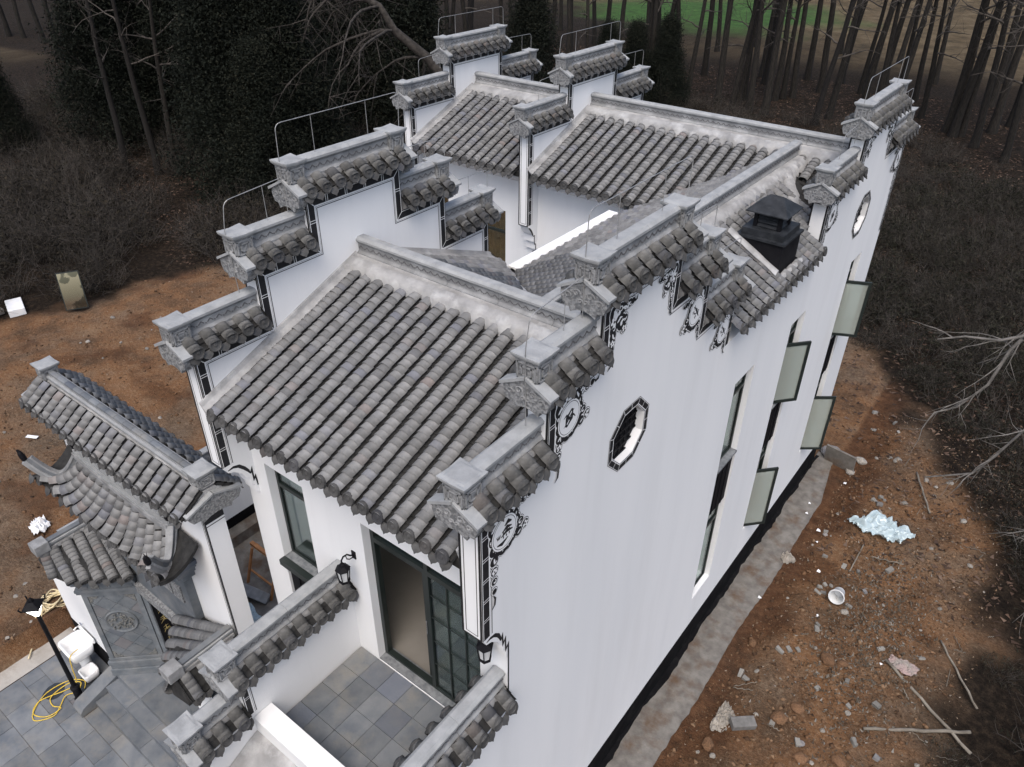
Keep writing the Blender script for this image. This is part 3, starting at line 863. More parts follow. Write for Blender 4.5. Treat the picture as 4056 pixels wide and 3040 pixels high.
# flashings against the left wall, in front and behind
def flashing(parent, x, w, pts, seed):
    rr = random.Random(seed); vs = []; fs = []; n = 0
    P = []
    for i in range(len(pts) - 1):
        k = max(2, int((Vector(pts[i + 1]) - Vector(pts[i])).length / .07))
        for j in range(k): P.append(Vector(pts[i]).lerp(Vector(pts[i + 1]), j / k))
    P.append(Vector(pts[-1]))
    for p in P:
        a = rr.uniform(-.015, .02)
        vs += [(x, p.x, p.y + .16), (x + .025, p.x, p.y + .155), (x + .05, p.x, p.y + .11), (x + w + a, p.x, p.y + .075), (x + w + a + .01, p.x, p.y - .02)]
    for i in range(len(P) - 1):
        for k in range(4): fs.append((i * 5 + k, i * 5 + k + 1, i * 5 + 6 + k, i * 5 + 5 + k))
    e = (len(P) - 1) * 5
    fs += [(0, 1, 2, 3, 4), (e + 4, e + 3, e + 2, e + 1, e)]
    MB().add(vs, fs).build('wall_flashing', M['mortar'], parent)
flashing(roof_f, XL1 + .001, .13, [(3.70, ZR - TAN * (ry - 3.70) - .01), (6.40, ZR - TAN * .12)], 4)
flashing(roof_f, XL1 + .001, .20, [(6.64, ZR - TAN * .12), (9.30, ZR - TAN * (9.30 - ry))], 5)
flashing(roof_f, -T - .06, .05, [(3.80, ZR - TAN * (ry - 3.80) - .06), (6.40, ZR - TAN * .12 - .06)], 6)

# ---- rear hall roofs
ryb = 15.2; ZRb = 8.60
def rear_roof(x0, x1, seed, limit, inside=None, insideb=None):
    dk = MB(); ea, eb = 12.84, 17.5
    dk.prism([[(ea, ZRb - TAN * (ryb - ea) - .02), (ryb, ZRb - .02), (eb, ZRb - TAN * (eb - ryb) - .02), (eb, ZRb - TAN * (eb - ryb) - .14), (ryb, ZRb - .16), (ea, ZRb - TAN * (ryb - ea) - .14)]], lambda u, v: (x0 + .004, u, v), lambda u, v: (x1 - .004, u, v))
    rf = dk.build('rear_hall_roof', M['pan'], house)
    y0 = 12.70; ln = math.hypot(ryb - y0, TAN * (ryb - y0))
    tile_roof(rf, (x0 + .14, y0, ZRb - TAN * (ryb - y0)), (1, 0, 0), Vector((0, 1, TAN)).normalized(), x1 - x0 - .18, ln - .30, .252, .098, inside=inside, r=.087, limit=limit, seed=seed)
    fr = Fr((0, ryb, 0), (1, 0, 0), (0, -1, 0))
    mortar_bank(rf, fr, x0, x1, ZRb + .02, seed=seed + 1, c1=.40)
    ridge(rf, fr, x0, x1, ZRb + .03, hs=1.0, ws=1.05, seg=.95)
    flashing(rf, x0 + .001, .20, [(12.74, ZRb - TAN * (ryb - 12.74) + .0), (15.0, ZRb - TAN * .2)], seed + 2)
    return rf
XE, ZE = .12, 7.68; TW = .545          # side wing: right eave and its steeper right slope
ZW = ZE + TW * (XE - XW)                # its ridge base
ZWR = 8.50
def rear_in(s, t):
    X = XM1 + .14 + s; Y = 12.70 + t * Vector((0, 1, TAN)).normalized().y; z = ZRb - TAN * (ryb - Y)
    zw = ZWR - .45 * (XW - X) if X < XW else ZWR - (ZWR - ZE) / (XE - XW) * (X - XW)
    if X > -1.05 and Y < 13.75: return False
    return not (z < zw - .02 and X > -3.75)
roof_b = rear_roof(XM1, -T, 8, 300, inside=rear_in)
roof_c = rear_roof(XR1, XM0, 14, 200)

# ---- side wing: ridge runs front to back
dk = MB()
dk.prism([[(-3.52, ZWR - .45 * (XW + 3.52) - .02), (XW, ZWR - .02), (-T - .004, ZWR - (ZWR - ZE) / (XE - XW) * (-T - XW) - .02), (-T - .004, ZE - .1), (XW, ZWR - .16), (-3.52, ZWR - .45 * (XW + 3.52) - .14)]], lambda u, v: (u, 7.4, v), lambda u, v: (u, 14.6, v))
roof_w = dk.build('side_wing_roof', M['pan'], house)
sl = (ZWR - ZE) / (XE - XW)
vr = Vector((-1, 0, sl)).normalized(); lr = math.hypot(XE - XW, ZWR - ZE)
def wing_r_in(s, t):
    X = XE - t * abs(vr.x); Y = 7.30 + s
    if Y < 9.30 and X > -T - .02: return False
    if Y > 12.72 and X > -T - .05: return False
    z = ZWR - sl * (X - XW)
    if Y < ry + (XW - X) * 0 + .9: return False
    if 11.02 < Y < 11.80 and -.80 < X < -.02: return False
    if Y > 12.6:
        zb = ZRb - TAN * (ryb - Y)
        return z > zb + .03 and Y < 13.4
    return True
tile_roof(roof_w, (XE, 7.30, ZE), (0, 1, 0), vr, 6.4, lr - .24, .235, .092, inside=wing_r_in, r=.083, limit=300, seed=21)
TL = .45; vl = Vector((1, 0, TL)).normalized(); xe = -3.55; ll = math.hypot(XW - xe, TL * (XW - xe))
def wing_l_in(s, t):
    X = xe + t * vl.x; Y = 15.0 - s
    if Y < ry + (XW - X) + .06: return False
    zb = ZRb - TAN * (ryb - Y)
    return ZWR - TL * (XW - X) > zb - .01
tile_roof(roof_w, (xe, 15.0, ZWR - TL * (XW - xe)), (0, -1, 0), vl, 8.4, ll - .22, .235, .098, inside=wing_l_in, r=.083, limit=200, seed=22, ends=False)
frw = Fr((XW, 0, 0), (0, 1, 0), (1, 0, 0))
ridge(roof_w, frw, 6.62, 14.86, ZWR + .03, hs=.98, ws=1.05, seg=.9)
TAN_, TAN = TAN, sl
mortar_bank(roof_w, frw, 6.9, 14.8, ZWR + .02, seed=7, c1=.30, sides=(1,))
TAN = TAN_
mortar_bank(roof_w, frw, 6.9, 14.8, ZWR + .02, seed=9, c1=.26, sides=(-1,))
# valley strips of mortar
def strip(parent, pts, w, name='valley_mortar', mat='mortar', lift=.07):
    vs = []; fs = []; rr = random.Random(len(pts) + int(w * 100))
    P = []
    for i in range(len(pts) - 1):
        for j in range(10): P.append(Vector(pts[i]).lerp(Vector(pts[i + 1]), j / 10))
    P.append(Vector(pts[-1]))
    for i, p in enumerate(P):
        d = (P[min(i + 1, len(P) - 1)] - P[max(i - 1, 0)]); sidev = d.cross(Vector((0, 0, 1))).normalized()
        a = w * rr.uniform(.85, 1.2) / 2
        vs += [p - sidev * a + Vector((0, 0, .03)), p - sidev * a * .5 + Vector((0, 0, lift)), p + sidev * a * .5 + Vector((0, 0, lift)), p + sidev * a + Vector((0, 0, .03))]
    for i in range(len(P) - 1):
        for k in range(3): fs.append((i * 4 + k, i * 4 + k + 1, i * 4 + 5 + k, i * 4 + 4 + k))
    MB().add(vs, fs).build(name, M[mat], parent, smooth=True)
strip(roof_w, [(XW - .2, ry + .22, ZR - .06), (-3.9, ry + 2.55, ZR - TAN * 2.55)], .13, lift=.06)
strip(roof_w, [(-1.15, 13.9, 8.45), (-.75, 13.3, 8.18), (-.5, 12.95, 7.98), (-.32, 12.75, 7.86)], .26, lift=.10)
# white gutter beam along the courtyard eave
gb = MB(); gb.prism([[(-3.86, 7.22), (-3.86, 7.58), (-3.84, 7.6), (-3.65, 7.6), (-3.63, 7.58), (-3.63, 7.22)]], lambda u, v: (u, 9.13, v), lambda u, v: (u, 12.3, v))
gb.build('white_gutter_beam', M['white'], house, bevel=.01)
gb = MB(); gb.prism([[(-3.835, 7.26)] + [(-3.745 + .09 * math.cos(R(180 - 18 * k)), 7.48 + .09 * math.sin(R(180 - 18 * k))) for k in range(11)] + [(-3.655, 7.26)]], lambda u, v: (u, 9.115, v), lambda u, v: (u, 9.129, v))
gb.build('gutter_end', M['panel'], house)

# ---- facade with door and tall window
WX0, WX1, DX0, DX1 = -4.12, -3.35, -2.27, -.42
mb = MB(); mb.prism([[(XL1 + .0, 0), (-T, 0), (-T, 7.42), (XL1, 7.42)], [(WX0, 1.4), (WX1, 1.4), (WX1, 6.45), (WX0, 6.45)], [(DX0, 3.87), (DX1, 3.87), (DX1, 6.47), (DX0, 6.47)]], lambda u, v: (u, YF + .24, v), lambda u, v: (u, YF, v))
facade = mb.build('front_facade', M['plaster'], house)
# the pier under the left bracket
# rear eave wall of the front hall, courtyard walls
mb = MB(); mb.prism([[(XL1, 0), (-T, 0), (-T, 7.35), (XL1, 7.35)]], lambda u, v: (u, 9.0, v), lambda u, v: (u, 9.2, v)); mb.build('rear_facade', M['plaster'], house)
mb = MB(); mb.prism([[(9.2, 0), (13.2, 0), (13.2, 7.21), (9.2, 7.21)]], lambda u, v: (-3.83, u, v), lambda u, v: (-3.66, u, v)); mb.build('courtyard_side_wall', M['plaster'], house)
CW = 13.2
for (xa, xb, hl) in ((XM1, -4.0, [(-5.05, -4.2, 5.75, 6.55)]), (XR1, XM0, [(-8.35, -7.07, 4.2, 6.52), (-9.25, -8.82, 6.1, 6.75)])):
    hh = [[(a, c), (b, c), (b, d), (a, d)] for a, b, c, d in hl]
    mb = MB(); mb.prism([[(xa, 0), (xb, 0), (xb, 7.55), (xa, 7.55)]] + hh, lambda u, v: (u, CW + .24, v), lambda u, v: (u, CW, v))
    cw = mb.build('rear_facade', M['plaster'], house)
    for a, b, c, d in hl:
        fm = MB(); y0, y1 = CW + .12, CW + .17
        for q in ((a, a + .05, c, d), (b - .05, b, c, d), (a + .05, b - .05, d - .05, d), (a + .05, b - .05, c, c + .05)): fm.box(q[0], q[1], y0, y1, q[2], q[3])
        if d - c > 1.5: fm.box(a + .05, b - .05, y0, y1, d - .62, d - .56)
        fm.build('window_frame', M['frame'], cw)
        gm = MB(); gm.box(a + .04, b - .04, CW + .14, CW + .147, c + .04, d - .04); gm.build('window_pane', M['glass'], cw)
        cm_ = MB(); n = 40
        vs = [(a + (b - a) * i / n, CW + .34 + .05 * math.sin(i * 1.3), z) for i in range(n + 1) for z in (c - .1, d + .1)]
        cm_.add(vs, [(2 * i, 2 * i + 2, 2 * i + 3, 2 * i + 1) for i in range(n)]).build('curtain', M['curtain'], cw)
    # eave moulding under the tiles
    em = MB(); em.prism([[(CW - .002, 7.30), (CW - .12, 7.38), (CW - .18, 7.46), (CW - .30, 7.50), (CW - .30, 7.56), (CW - .002, 7.66)]], lambda u, v: (xa + .005, u, v), lambda u, v: (xb - .005, u, v))
    em.build('eave_moulding', M['plaster'], cw)
em = MB(); em.prism([[(YF - .002, 7.28), (YF - .10, 7.34), (YF - .16, 7.42), (YF - .26, 7.46), (YF - .26, 7.54), (YF - .002, 7.62)]], lambda u, v: (XL1 + .005, u, v), lambda u, v: (-T - .005, u, v))
em.build('eave_moulding', M['plaster'], facade)
# rear wall and a floor so the house is closed
mb = MB(); mb.prism([[(XR1, 0), (-T, 0), (-T, 7.6), (XR1, 7.6)]], lambda u, v: (u, 17.2, v), lambda u, v: (u, 17.45, v)); mb.build('back_wall', M['plaster'], house)
mb = MB(); mb.box(XL1, -T, YF + .25, 8.98, 3.6, 3.86); mb.build('upper_floor', M['wood_floor'], house)
mb = MB(); mb.box(XL1 + .01, -T - .01, 7.9, 8.0, 3.87, 7.3); mb.box(XL1 + .01, -T - .01, YF + .26, 7.9, 6.75, 6.8); mb.build('room_lining', M['room'], house)

# ---- windows of the side wall: one tall recess, spandrel panel between two lights
def tall_window(parent, to, zs, width, up_bar, lo_bar, depth=.10, name='window', open_up=None, open_lo=None, ribs=3):
    """to(s, d, z): s along the wall, d depth inwards; zs = (sill, spandrel bottom, spandrel top, head)"""
    z0, z1, z2, z3 = zs
    def bx(mb, s0, s1, d0, d1, a, b):
        ps = [to(s, d, z) for z in (a, b) for d in (d0, d1) for s in (s0, s1)]
        mb.add(ps, [(0, 2, 3, 1), (4, 5, 7, 6), (0, 1, 5, 4), (2, 6, 7, 3), (0, 4, 6, 2), (1, 3, 7, 5)])
    fw = .045
    for (a, b, bar) in ((z2, z3, up_bar), (z0, z1, lo_bar)):
        f = MB()
        bx(f, 0, fw, depth, depth + .06, a, b); bx(f, width - fw, width, depth, depth + .06, a, b)
        bx(f, fw, width - fw, depth, depth + .06, b - fw, b); bx(f, fw, width - fw, depth, depth + .06, a, a + fw)
        bx(f, fw, width - fw, depth - .004, depth + .06, bar - .03, bar + .03)
        f.build('window_frame', M['frame'], parent)
        for (c, d, op) in ((bar + .03, b - fw, False), (a + fw, bar - .03, (open_up if a == z2 else open_lo))):
            if op is None: op = False
            if op is False:
                g = MB(); bx(g, fw, width - fw, depth + .02, depth + .028, c, d); g.build('window_pane', M['glass'], parent)
            else:
                # an opened casement hinged on its near side
                ang, wd_ = op
                ca, sa = math.cos(ang), math.sin(ang)
                def t2(q, e, z): return to(fw + q * sa + e * ca, depth - .0 - q * ca + e * sa - .02, z)
                def cb(mb, q0, q1, e0, e1, za, zb):
                    ps = [t2(q, e, z) for z in (za, zb) for e in (e0, e1) for q in (q0, q1)]
                    mb.add(ps, [(0, 2, 3, 1), (4, 5, 7, 6), (0, 1, 5, 4), (2, 6, 7, 3), (0, 4, 6, 2), (1, 3, 7, 5)])
                fm = MB(); W_ = wd_; k = .06
                cb(fm, 0, k, -.02, .02, c, d); cb(fm, W_ - k, W_, -.02, .02, c, d); cb(fm, k, W_ - k, -.02, .02, c, c + k); cb(fm, k, W_ - k, -.02, .02, d - k, d)
                cas = fm.build('casement', M['frame'], parent)
                g = MB(); cb(g, k - .005, W_ - k + .005, -.004, .004, c + k - .005, d - k + .005); g.build('casement_pane', M['glass_pale'], parent)
                h = MB(); h.tube([t2(W_ - .06, .03, c + .42), t2(W_ - .09, .05, c + .42), t2(W_ - .17, .05, c + .39), t2(W_ - .20, .05, c + .36)], .009, 6); h.build('casement_handle', M['frame'], parent)
    sp = MB(); bx(sp, 0, width, .04, .09, z1, z2 - .03); 
    panel = sp.build('spandrel_panel', M['panel'], parent)
    for i in range(ribs):
        rb = MB(); s = width * (i + 1) / (ribs + 1); bx(rb, s - .02, s + .02, .024, .04, z1 + .02, z2 - .06); rb.build('panel_rib', M['panel'], parent)
    si = MB(); bx(si, .002, width - .002, -.015, depth, z2 - .03, z2 + .012); si.build('window_sill', M['sill'], parent)
    si = MB(); bx(si, .002, width - .002, .002, depth, z0 - .002, z0 + .02); si.build('window_sill', M['plaster'], parent)

for i, (a, b) in enumerate(WINS):
    ops = [(None, None), ((R(50), .56), (R(48), .55)), ((R(26), .58), (R(38), .58))][i]
    tall_window(wall_r, (lambda s, d, z, a=a: Vector((-d, a + s, z))), (1.40, 3.47, 4.60, 6.39), b - a, 5.98, 3.02, open_up=ops[0], open_lo=ops[1])
    bk = MB(); bk.box(-1.6, -1.55, a - .8, b + .8, .9, 6.9); bk.build('room_lining', M['room'], wall_r)
tall_window(facade, lambda s, d, z: Vector((WX0 + s, YF + d, z)), (1.40, 3.47, 4.70, 6.45), WX1 - WX0, 6.02, 3.0, depth=.13)
si = MB(); si.box(WX0 + .003, WX1 - .003, YF - .10, YF - .001, 4.62, 4.72); si.build('window_sill', M['frame'], facade)

# ---- terrace door
dr = MB(); dy0, dy1 = YF + .12, YF + .20
for q in ((DX0, DX0 + .06, 3.9, 6.47), (DX1 - .06, DX1, 3.9, 6.47), (DX0 + .06, DX1 - .06, 6.41, 6.47), (DX0 + .06, DX1 - .06, 6.09, 6.17), (DX0 + .06, DX1 - .06, 3.9, 3.94), (-1.37, -1.31, 3.94, 6.09), (-1.37, -1.31, 6.17, 6.41)):
    dr.box(q[0], q[1], dy0, dy1, q[2], q[3])
door_f = dr.build('door_frame', M['frame'], facade)
gm = MB(); gm.box(DX0 + .05, -1.36, YF + .155, YF + .162, 6.16, 6.42); gm.build('door_pane', M['glass'], facade)
gm = MB(); gm.box(-1.32, DX1 - .05, YF + .155, YF + .162, 6.16, 6.42); gm.build('door_pane', M['glass'], facade)
gm = MB(); gm.box(-1.31, DX1 - .06, YF + .145, YF + .152, 3.94, 6.09); gm.build('door_pane', M['glass'], facade)
# sliding leaf pushed behind the fixed one
lf = MB()
for q in ((-1.50, -1.43, 3.95, 6.08), (-.56, -.49, 3.95, 6.08), (-1.43, -.56, 6.02, 6.08), (-1.43, -.56, 3.95, 4.02)): lf.box(q[0], q[1], YF + .21, YF + .25, q[2], q[3])
leaf = lf.build('sliding_leaf', M['frame'], facade)
for i in range(1, 3):
    b = MB(); x = -1.31 + i * (.83 / 3.0); b.box(x - .009, x + .009, YF + .13, YF + .143, 3.94, 6.09); b.build('glazing_bar', M['frame'], facade)
for z in (4.45, 4.9, 5.35, 5.75):
    b = MB(); b.box(-1.31, DX1 - .06, YF + .1335, YF + .1395, z - .009, z + .009); b.build('glazing_bar', M['frame'], facade)
gm = MB(); gm.box(-1.43, -.56, YF + .228, YF + .232, 4.02, 6.02); gm.build('door_pane', M['glass'], facade)
hd = MB(); hd.box(-1.475, -1.455, YF + .185, YF + .21, 4.85, 5.1); hd.build('door_handle', M['chrome'], facade, bevel=.004)
th = MB(); th.box(DX0, DX1, YF + .01, YF + .24, 3.872, 3.9); th.build('door_threshold', M['sill'], facade)

# ---- plinth painted black along the outer wall
pl_ = MB(); pl_.box(.0, .012, 1.2, 17.55, -.2, .58); pl_.build('plinth', M['plinth'], house)

# ---- terrace
ZT = 3.87
mb = MB(); mb.box(-2.64, -T, 2.5, YF, 3.3, ZT - .03); terr = mb.build('terrace_slab', M['concrete'], house)
tx0, tx1, ty0, ty1 = -2.63, -.285, 2.76, YF - .003
nx, ny = 7, 4
for i in range(nx):
    for j in range(ny):
        a = tx0 + (tx1 - tx0) * i / nx; b = tx0 + (tx1 - tx0) * (i + 1) / nx; c = ty0 + (ty1 - ty0) * j / ny; d = ty0 + (ty1 - ty0) * (j + 1) / ny
        z = ZT + rng.uniform(-.003, .002)
        t_ = MB(); t_.box(a + .003, b - .003, c + .003, d - .003, ZT - .028, z); t_.build('floor_tile', M['slate'], terr)
mb = MB(); mb.box(-2.64, -T, 2.48, 2.75, 0.0, 4.28); par = mb.build('terrace_parapet', M['plaster'], house, bevel=.006)
# right terrace wall and left stepped wall, with copings
mb = MB(); mb.prism([[(1.0, 0), (YF - .001, 0), (YF - .001, 5.02), (1.0, 5.02)]], lambda u, v: (-T, u, v), lambda u, v: (-.0005, u, v))
tw_r = mb.build('terrace_wall', M['plaster'], house)
coping(tw_r, Fr((-.135, 0, 0), (0, 1, 0), (1, 0, 0)), 1.0, YF - .01, 5.02, boxes=(), gends=(), over0=0, seed=120, ntile=2, r=.082, spacing=.245, hs=1.0)
mb = MB(); mb.prism([[(1.72, 0), (YF - .001, 0), (YF - .001, 5.00), (2.42, 5.00), (2.42, 4.36), (1.72, 4.36)]], lambda u, v: (-2.92, u, v), lambda u, v: (-2.645, u, v))
tw_l = mb.build('terrace_wall', M['plaster'], house)
frl = Fr((-2.782, 0, 0), (0, 1, 0), (1, 0, 0))
coping(tw_l, frl, 2.42, YF - .01, 5.00, boxes=(0,), gends=(0,), over0=.12, seed=130, spacing=.245, hs=1.0)
coping(tw_l, frl, 1.80, 2.42, 4.36, boxes=(0,), gends=(0,), over0=.12, seed=134, spacing=.24, hs=1.0)
band(tw_l, [(2.42, 4.36), (2.42, 5.0)], lambda u, v, l: Vector((-2.645 + l, u, v)), .11)
# lean-to roof below the terrace front
mb = MB(); mb.prism([[(2.479, 3.72), (2.479, 4.02), (2.30, 3.95), (1.2, 3.42), (1.2, 3.30)]], lambda u, v: (-2.64, u, v), lambda u, v: (-T, u, v))
lean = mb.build('lean_to_roof', M['mortar'], house)
tile_roof(lean, (-2.58, 1.1, 3.40), (1, 0, 0), Vector((0, 1, .48)), 2.25, 1.0, .24, .10, r=.085, limit=200, seed=77)

# ---- stack of black sheet metal on the wing roof
def chimney():
    e = 'chimney'
    x0, x1, y0, y1 = -.78, -.05, 11.03, 11.78
    top = 8.31
    b = MB(); b.prism([[(x0, ZWR - sl * (x0 - XW) - .1), (x1, ZWR - sl * (x1 - XW) - .1), (x1, top), (x0, top)]], lambda u, v: (u, y0, v), lambda u, v: (u, y1, v))
    root = b.build('chimney_stack', M['panel'], house)
    b = MB(); b.box(x0 - .03, x1 + .03, y0 - .03, y1 + .03, top, top + .035); b.build('chimney_flange', M['sheet'], root)
    b = MB(); b.box(x0 + .03, x1 - .03, y0 + .03, y1 - .03, top + .035, top + .14); b.build('chimney_collar', M['sheet'], root)
    cx_, cy_ = (x0 + x1) / 2, (y0 + y1) / 2; h = .19; za, zb = top + .14, top + .41
    for sx in (-1, 1):
        for sy in (-1, 1):
            p = MB(); p.box(cx_ + sx * h - .03, cx_ + sx * h + .03, cy_ + sy * h - .03, cy_ + sy * h + .03, za, zb); p.build('vent_post', M['panel'], root)
    p = MB(); p.box(cx_ - .14, cx_ + .14, cy_ - .14, cy_ + .14, za, zb); p.build('vent_core', M['panel'], root)
    for i in range(4):
        z = za + .035 + i * .068
        p = MB()
        vs = [(cx_ - h, cy_ - h - .005, z - .028), (cx_ + h, cy_ - h - .005, z - .028), (cx_ + h, cy_ - h + .045, z + .03), (cx_ - h, cy_ - h + .045, z + .03)]
        p.add(vs, [(0, 1, 2, 3)]); 
        vs = [(cx_ + h + .005, cy_ - h, z - .028), (cx_ + h + .005, cy_ + h, z - .028), (cx_ + h - .045, cy_ + h, z + .03), (cx_ + h - .045, cy_ - h, z + .03)]
        q = MB(); q.add(vs, [(0, 1, 2, 3)])
        for qq in (p, q):
            o = qq.build('vent_louvre', M['sheet'], root); sm = o.modifiers.new('solid', 'SOLIDIFY'); sm.thickness = .006
    c = .33; p = MB(); ze = zb - .02
    vs = [(cx_ - c, cy_ - c, ze), (cx_ + c, cy_ - c, ze), (cx_ + c, cy_ + c, ze), (cx_ - c, cy_ + c, ze), (cx_ - c, cy_ - c, ze + .015), (cx_ + c, cy_ - c, ze + .015), (cx_ + c, cy_ + c, ze + .015), (cx_ - c, cy_ + c, ze + .015), (cx_ - .10, cy_, ze + .22), (cx_ + .10, cy_, ze + .22)]
    p.add(vs, [(3, 2, 1, 0), (0, 1, 5, 4), (1, 2, 6, 5), (2, 3, 7, 6), (3, 0, 4, 7), (4, 5, 9, 8), (6, 7, 8, 9), (5, 6, 9), (7, 4, 8)])
    p.build('chimney_cowl', M['sheet'], root)
    strip(root, [(x0 - .12, y0 - .06, ZWR - sl * (x0 - .12 - XW) + .10), (x1 + .02, y0 - .06, ZWR - sl * (x1 - XW) + .08)], .15, 'mortar_fillet')
    strip(root, [(x1 + .06, y0 - .1, ZWR - sl * (x1 + .06 - XW) + .04), (x1 + .06, y1 + .1, ZWR - sl * (x1 + .06 - XW) + .04)], .10, 'mortar_fillet')
M['sheet'] = material('weathered_black_sheet_metal', (.014, .016, .019), (.028, .031, .036), scale=7, rough=.55, spec=.25, c3=(.07, .075, .08), scale3=9, amt3=.25)
chimney()

# ---- lightning rods along the ridges
def rod(parent, pts, posts, r=.0052):
    mb = MB()
    P = [Vector(p) for p in pts]; Q = [P[0]]
    for i in range(1, len(P) - 1):   # round the bends
        a = (P[i - 1] - P[i]); b = (P[i + 1] - P[i]); k = min(.09, a.length * .4, b.length * .4)
        A = P[i] + a.normalized() * k; B = P[i] + b.normalized() * k
        for t in (0, .25, .5, .75, 1): Q.append(A.lerp(P[i], t).lerp(P[i].lerp(B, t), t))
    Q.append(P[-1]); mb.tube(Q, r, 6)
    mb.build('lightning_rod', M['metal'], parent)
    for a, b in posts:
        q = MB(); q.tube([a, b], r * .8, 5); q.build('rod_post', M['metal'], parent)
def rods_front(wall, xc, down=True):
    z3 = ZF[2] + .20 + .34
    rod(wall, [(xc, 5.52, 9.1), (xc + .0, 5.50, z3 - .1), (xc, 5.52, z3 + .40), (xc, 7.55, z3 + .40), (xc, 7.52, z3 - .1), (xc + .02, 7.5, 9.3)], [((xc, 6.05, z3 - .05), (xc, 6.05, z3 + .40)), ((xc, 6.95, z3 - .05), (xc, 6.95, z3 + .40))])
    z2 = ZF[1] + .20 + .34
    rod(wall, [(xc + .02, 4.62, 8.3), (xc, 4.6, z2), (xc, 4.66, z2 + .34), (xc, 5.5, z2 + .40)], [((xc, 5.2, z2 - .1), (xc, 5.2, z2 + .38))])
    z1 = ZF[0] + .54
    rod(wall, [(xc, 8.42, ZF[3] + .5), (xc, 8.42, ZF[3] + .78), (xc, 7.62, ZF[3] + .80)], [((xc, 8.0, ZF[3] + .45), (xc, 8.0, ZF[3] + .79))])
    rod(wall, [(xc, 9.42, ZF[4] + .5), (xc, 9.42, ZF[4] + .78), (xc, 8.52, ZF[4] + .80)], [((xc, 8.95, ZF[4] + .45), (xc, 8.95, ZF[4] + .79))])
rods_front(wall_r, -.135); rods_front(wall_l, -4.5)
def rods_rear(wall, xc):
    z2 = ZB[1] + .54
    rod(wall, [(xc, 14.02, z2 - .7), (xc, 14.0, z2), (xc, 14.05, z2 + .36), (xc, 16.4, z2 + .36), (xc, 16.42, z2 - .4)], [((xc, 14.6, z2 - .1), (xc, 14.6, z2 + .36)), ((xc, 16.0, z2 - .1), (xc, 16.0, z2 + .36))])
    z1 = ZB[0] + .54
    rod(wall, [(xc, 13.3, z1 - .1), (xc, 13.3, z1 + .34), (xc, 14.0, z1 + .38)], [])
    rod(wall, [(xc, 17.6, z1 - .1), (xc, 17.6, z1 + .34), (xc, 16.6, z1 + .36)], [((xc, 17.2, z1 - .1), (xc, 17.2, z1 + .35))])
for wl, xc in ((wall_r, -.135), (wall_m, -6.29), (wall_rl, -9.66)): rods_rear(wl, xc)

# ---- wall lanterns
def lantern(name, x, y, z, label):
    root = empty(name, (x, y, z), label, 'wall lamp', 'lanterns beside the terrace door')
    b = MB(); b.box(x - .035, x + .035, y - .015, y, z + .12, z + .24); b.build('wall_plate', M['panel'], root)
    b = MB(); b.tube([(x, y - .012, z + .18), (x, y - .06, z + .21), (x, y - .11, z + .27), (x, y - .17, z + .28), (x, y - .205, z + .24), (x, y - .205, z + .19)], .011, 7); b.tube([(x, y - .012, z + .15), (x, y - .08, z + .16), (x, y - .12, z + .20), (x, y - .13, z + .25)], .008, 6); b.build('bracket_arm', M['panel'], root)
    c = Matrix.Translation((x, y - .205, z))
    b = MB(); b.lathe([(.02, .19), (.035, .175), (.045, .15), (.10, .10), (.095, .085)], c, 6); b.build('lamp_roof', M['panel'], root)
    b = MB(); b.lathe([(.075, .085), (.055, -.10)], c, 6); b.build('lamp_glass', M['frost'], root)
    for k in range(6):
        a = 2 * math.pi * k / 6; p0 = c @ Vector((.088 * math.cos(a), .088 * math.sin(a), .088)); p1 = c @ Vector((.066 * math.cos(a), .066 * math.sin(a), -.11))
        b = MB(); b.tube([p0, p1], .007, 5); b.build('lamp_bar', M['panel'], root)
    b = MB(); b.lathe([(.075, -.105), (.075, -.125), (.03, -.145), (.012, -.17)], c, 6); b.build('lamp_base', M['panel'], root)
lantern('wall_lantern', -2.48, YF, 5.62, 'black wall lantern between the tiled terrace wall and the sliding door')
lantern('wall_lantern', -.17, YF, 5.98, 'black wall lantern under the framed corner pier of the house')

# ------------------------------------------------------------------ THE GATE
GX = -6.82                       # centre line of the gate
gate = empty('entrance_gate', (GX, 3.5, 0), 'grey brick gatehouse with upturned eaves, relief panel and tiled white screen wall', 'gate')
def mir(x): return 2 * GX - x
# high white screen wall with its own tiled cap
GW0, GW1 = -9.0, -4.74
mb = MB(); mb.prism([[(GW0, 0), (GW1, 0), (GW1, 5.80), (GW0, 5.80)], [(-7.5, 0.01), (-6.14, 0.01), (-6.14, 2.3), (-7.5, 2.3)]], lambda u, v: (u, 3.81, v), lambda u, v: (u, 3.5, v))
gwall = mb.build('screen_wall', M['plaster'], gate)
# painted lines on its edges
g2 = MB()
for (x, s_) in ((GW1, -1), (GW0, 1)):
    for d in (.0, .045):
        a = x + s_ * d; b = x + s_ * (d + (.022 if d == 0 else .010))
        g2.add([(a, 3.497, .6), (b, 3.497, .6), (b, 3.497, 5.78), (a, 3.497, 5.78)], [(0, 1, 2, 3)])
g2.build('painted_line', M['black'], gwall, fix=False, kind='stuff')
g2 = MB(); g2.add([(GW1 + .003, 3.5, 5.48), (GW1 + .003, 3.81, 5.48), (GW1 + .003, 3.81, 5.78), (GW1 + .003, 3.5, 5.78)], [(0, 1, 2, 3)]); g2.build('painted_border', M['black'], gwall, fix=False)
g2 = MB()
g2.add([(GW1 + .003, 3.5, .6), (GW1 + .003, 3.52, .6), (GW1 + .003, 3.52, 5.48), (GW1 + .003, 3.5, 5.48)], [(0, 1, 2, 3)])
g2.add([(GW1 + .003, 3.52, 5.43), (GW1 + .003, 3.81, 5.43), (GW1 + .003, 3.81, 5.444), (GW1 + .003, 3.52, 5.444)], [(0, 1, 2, 3)])
g2.build('painted_line', M['black'], gwall, fix=False)
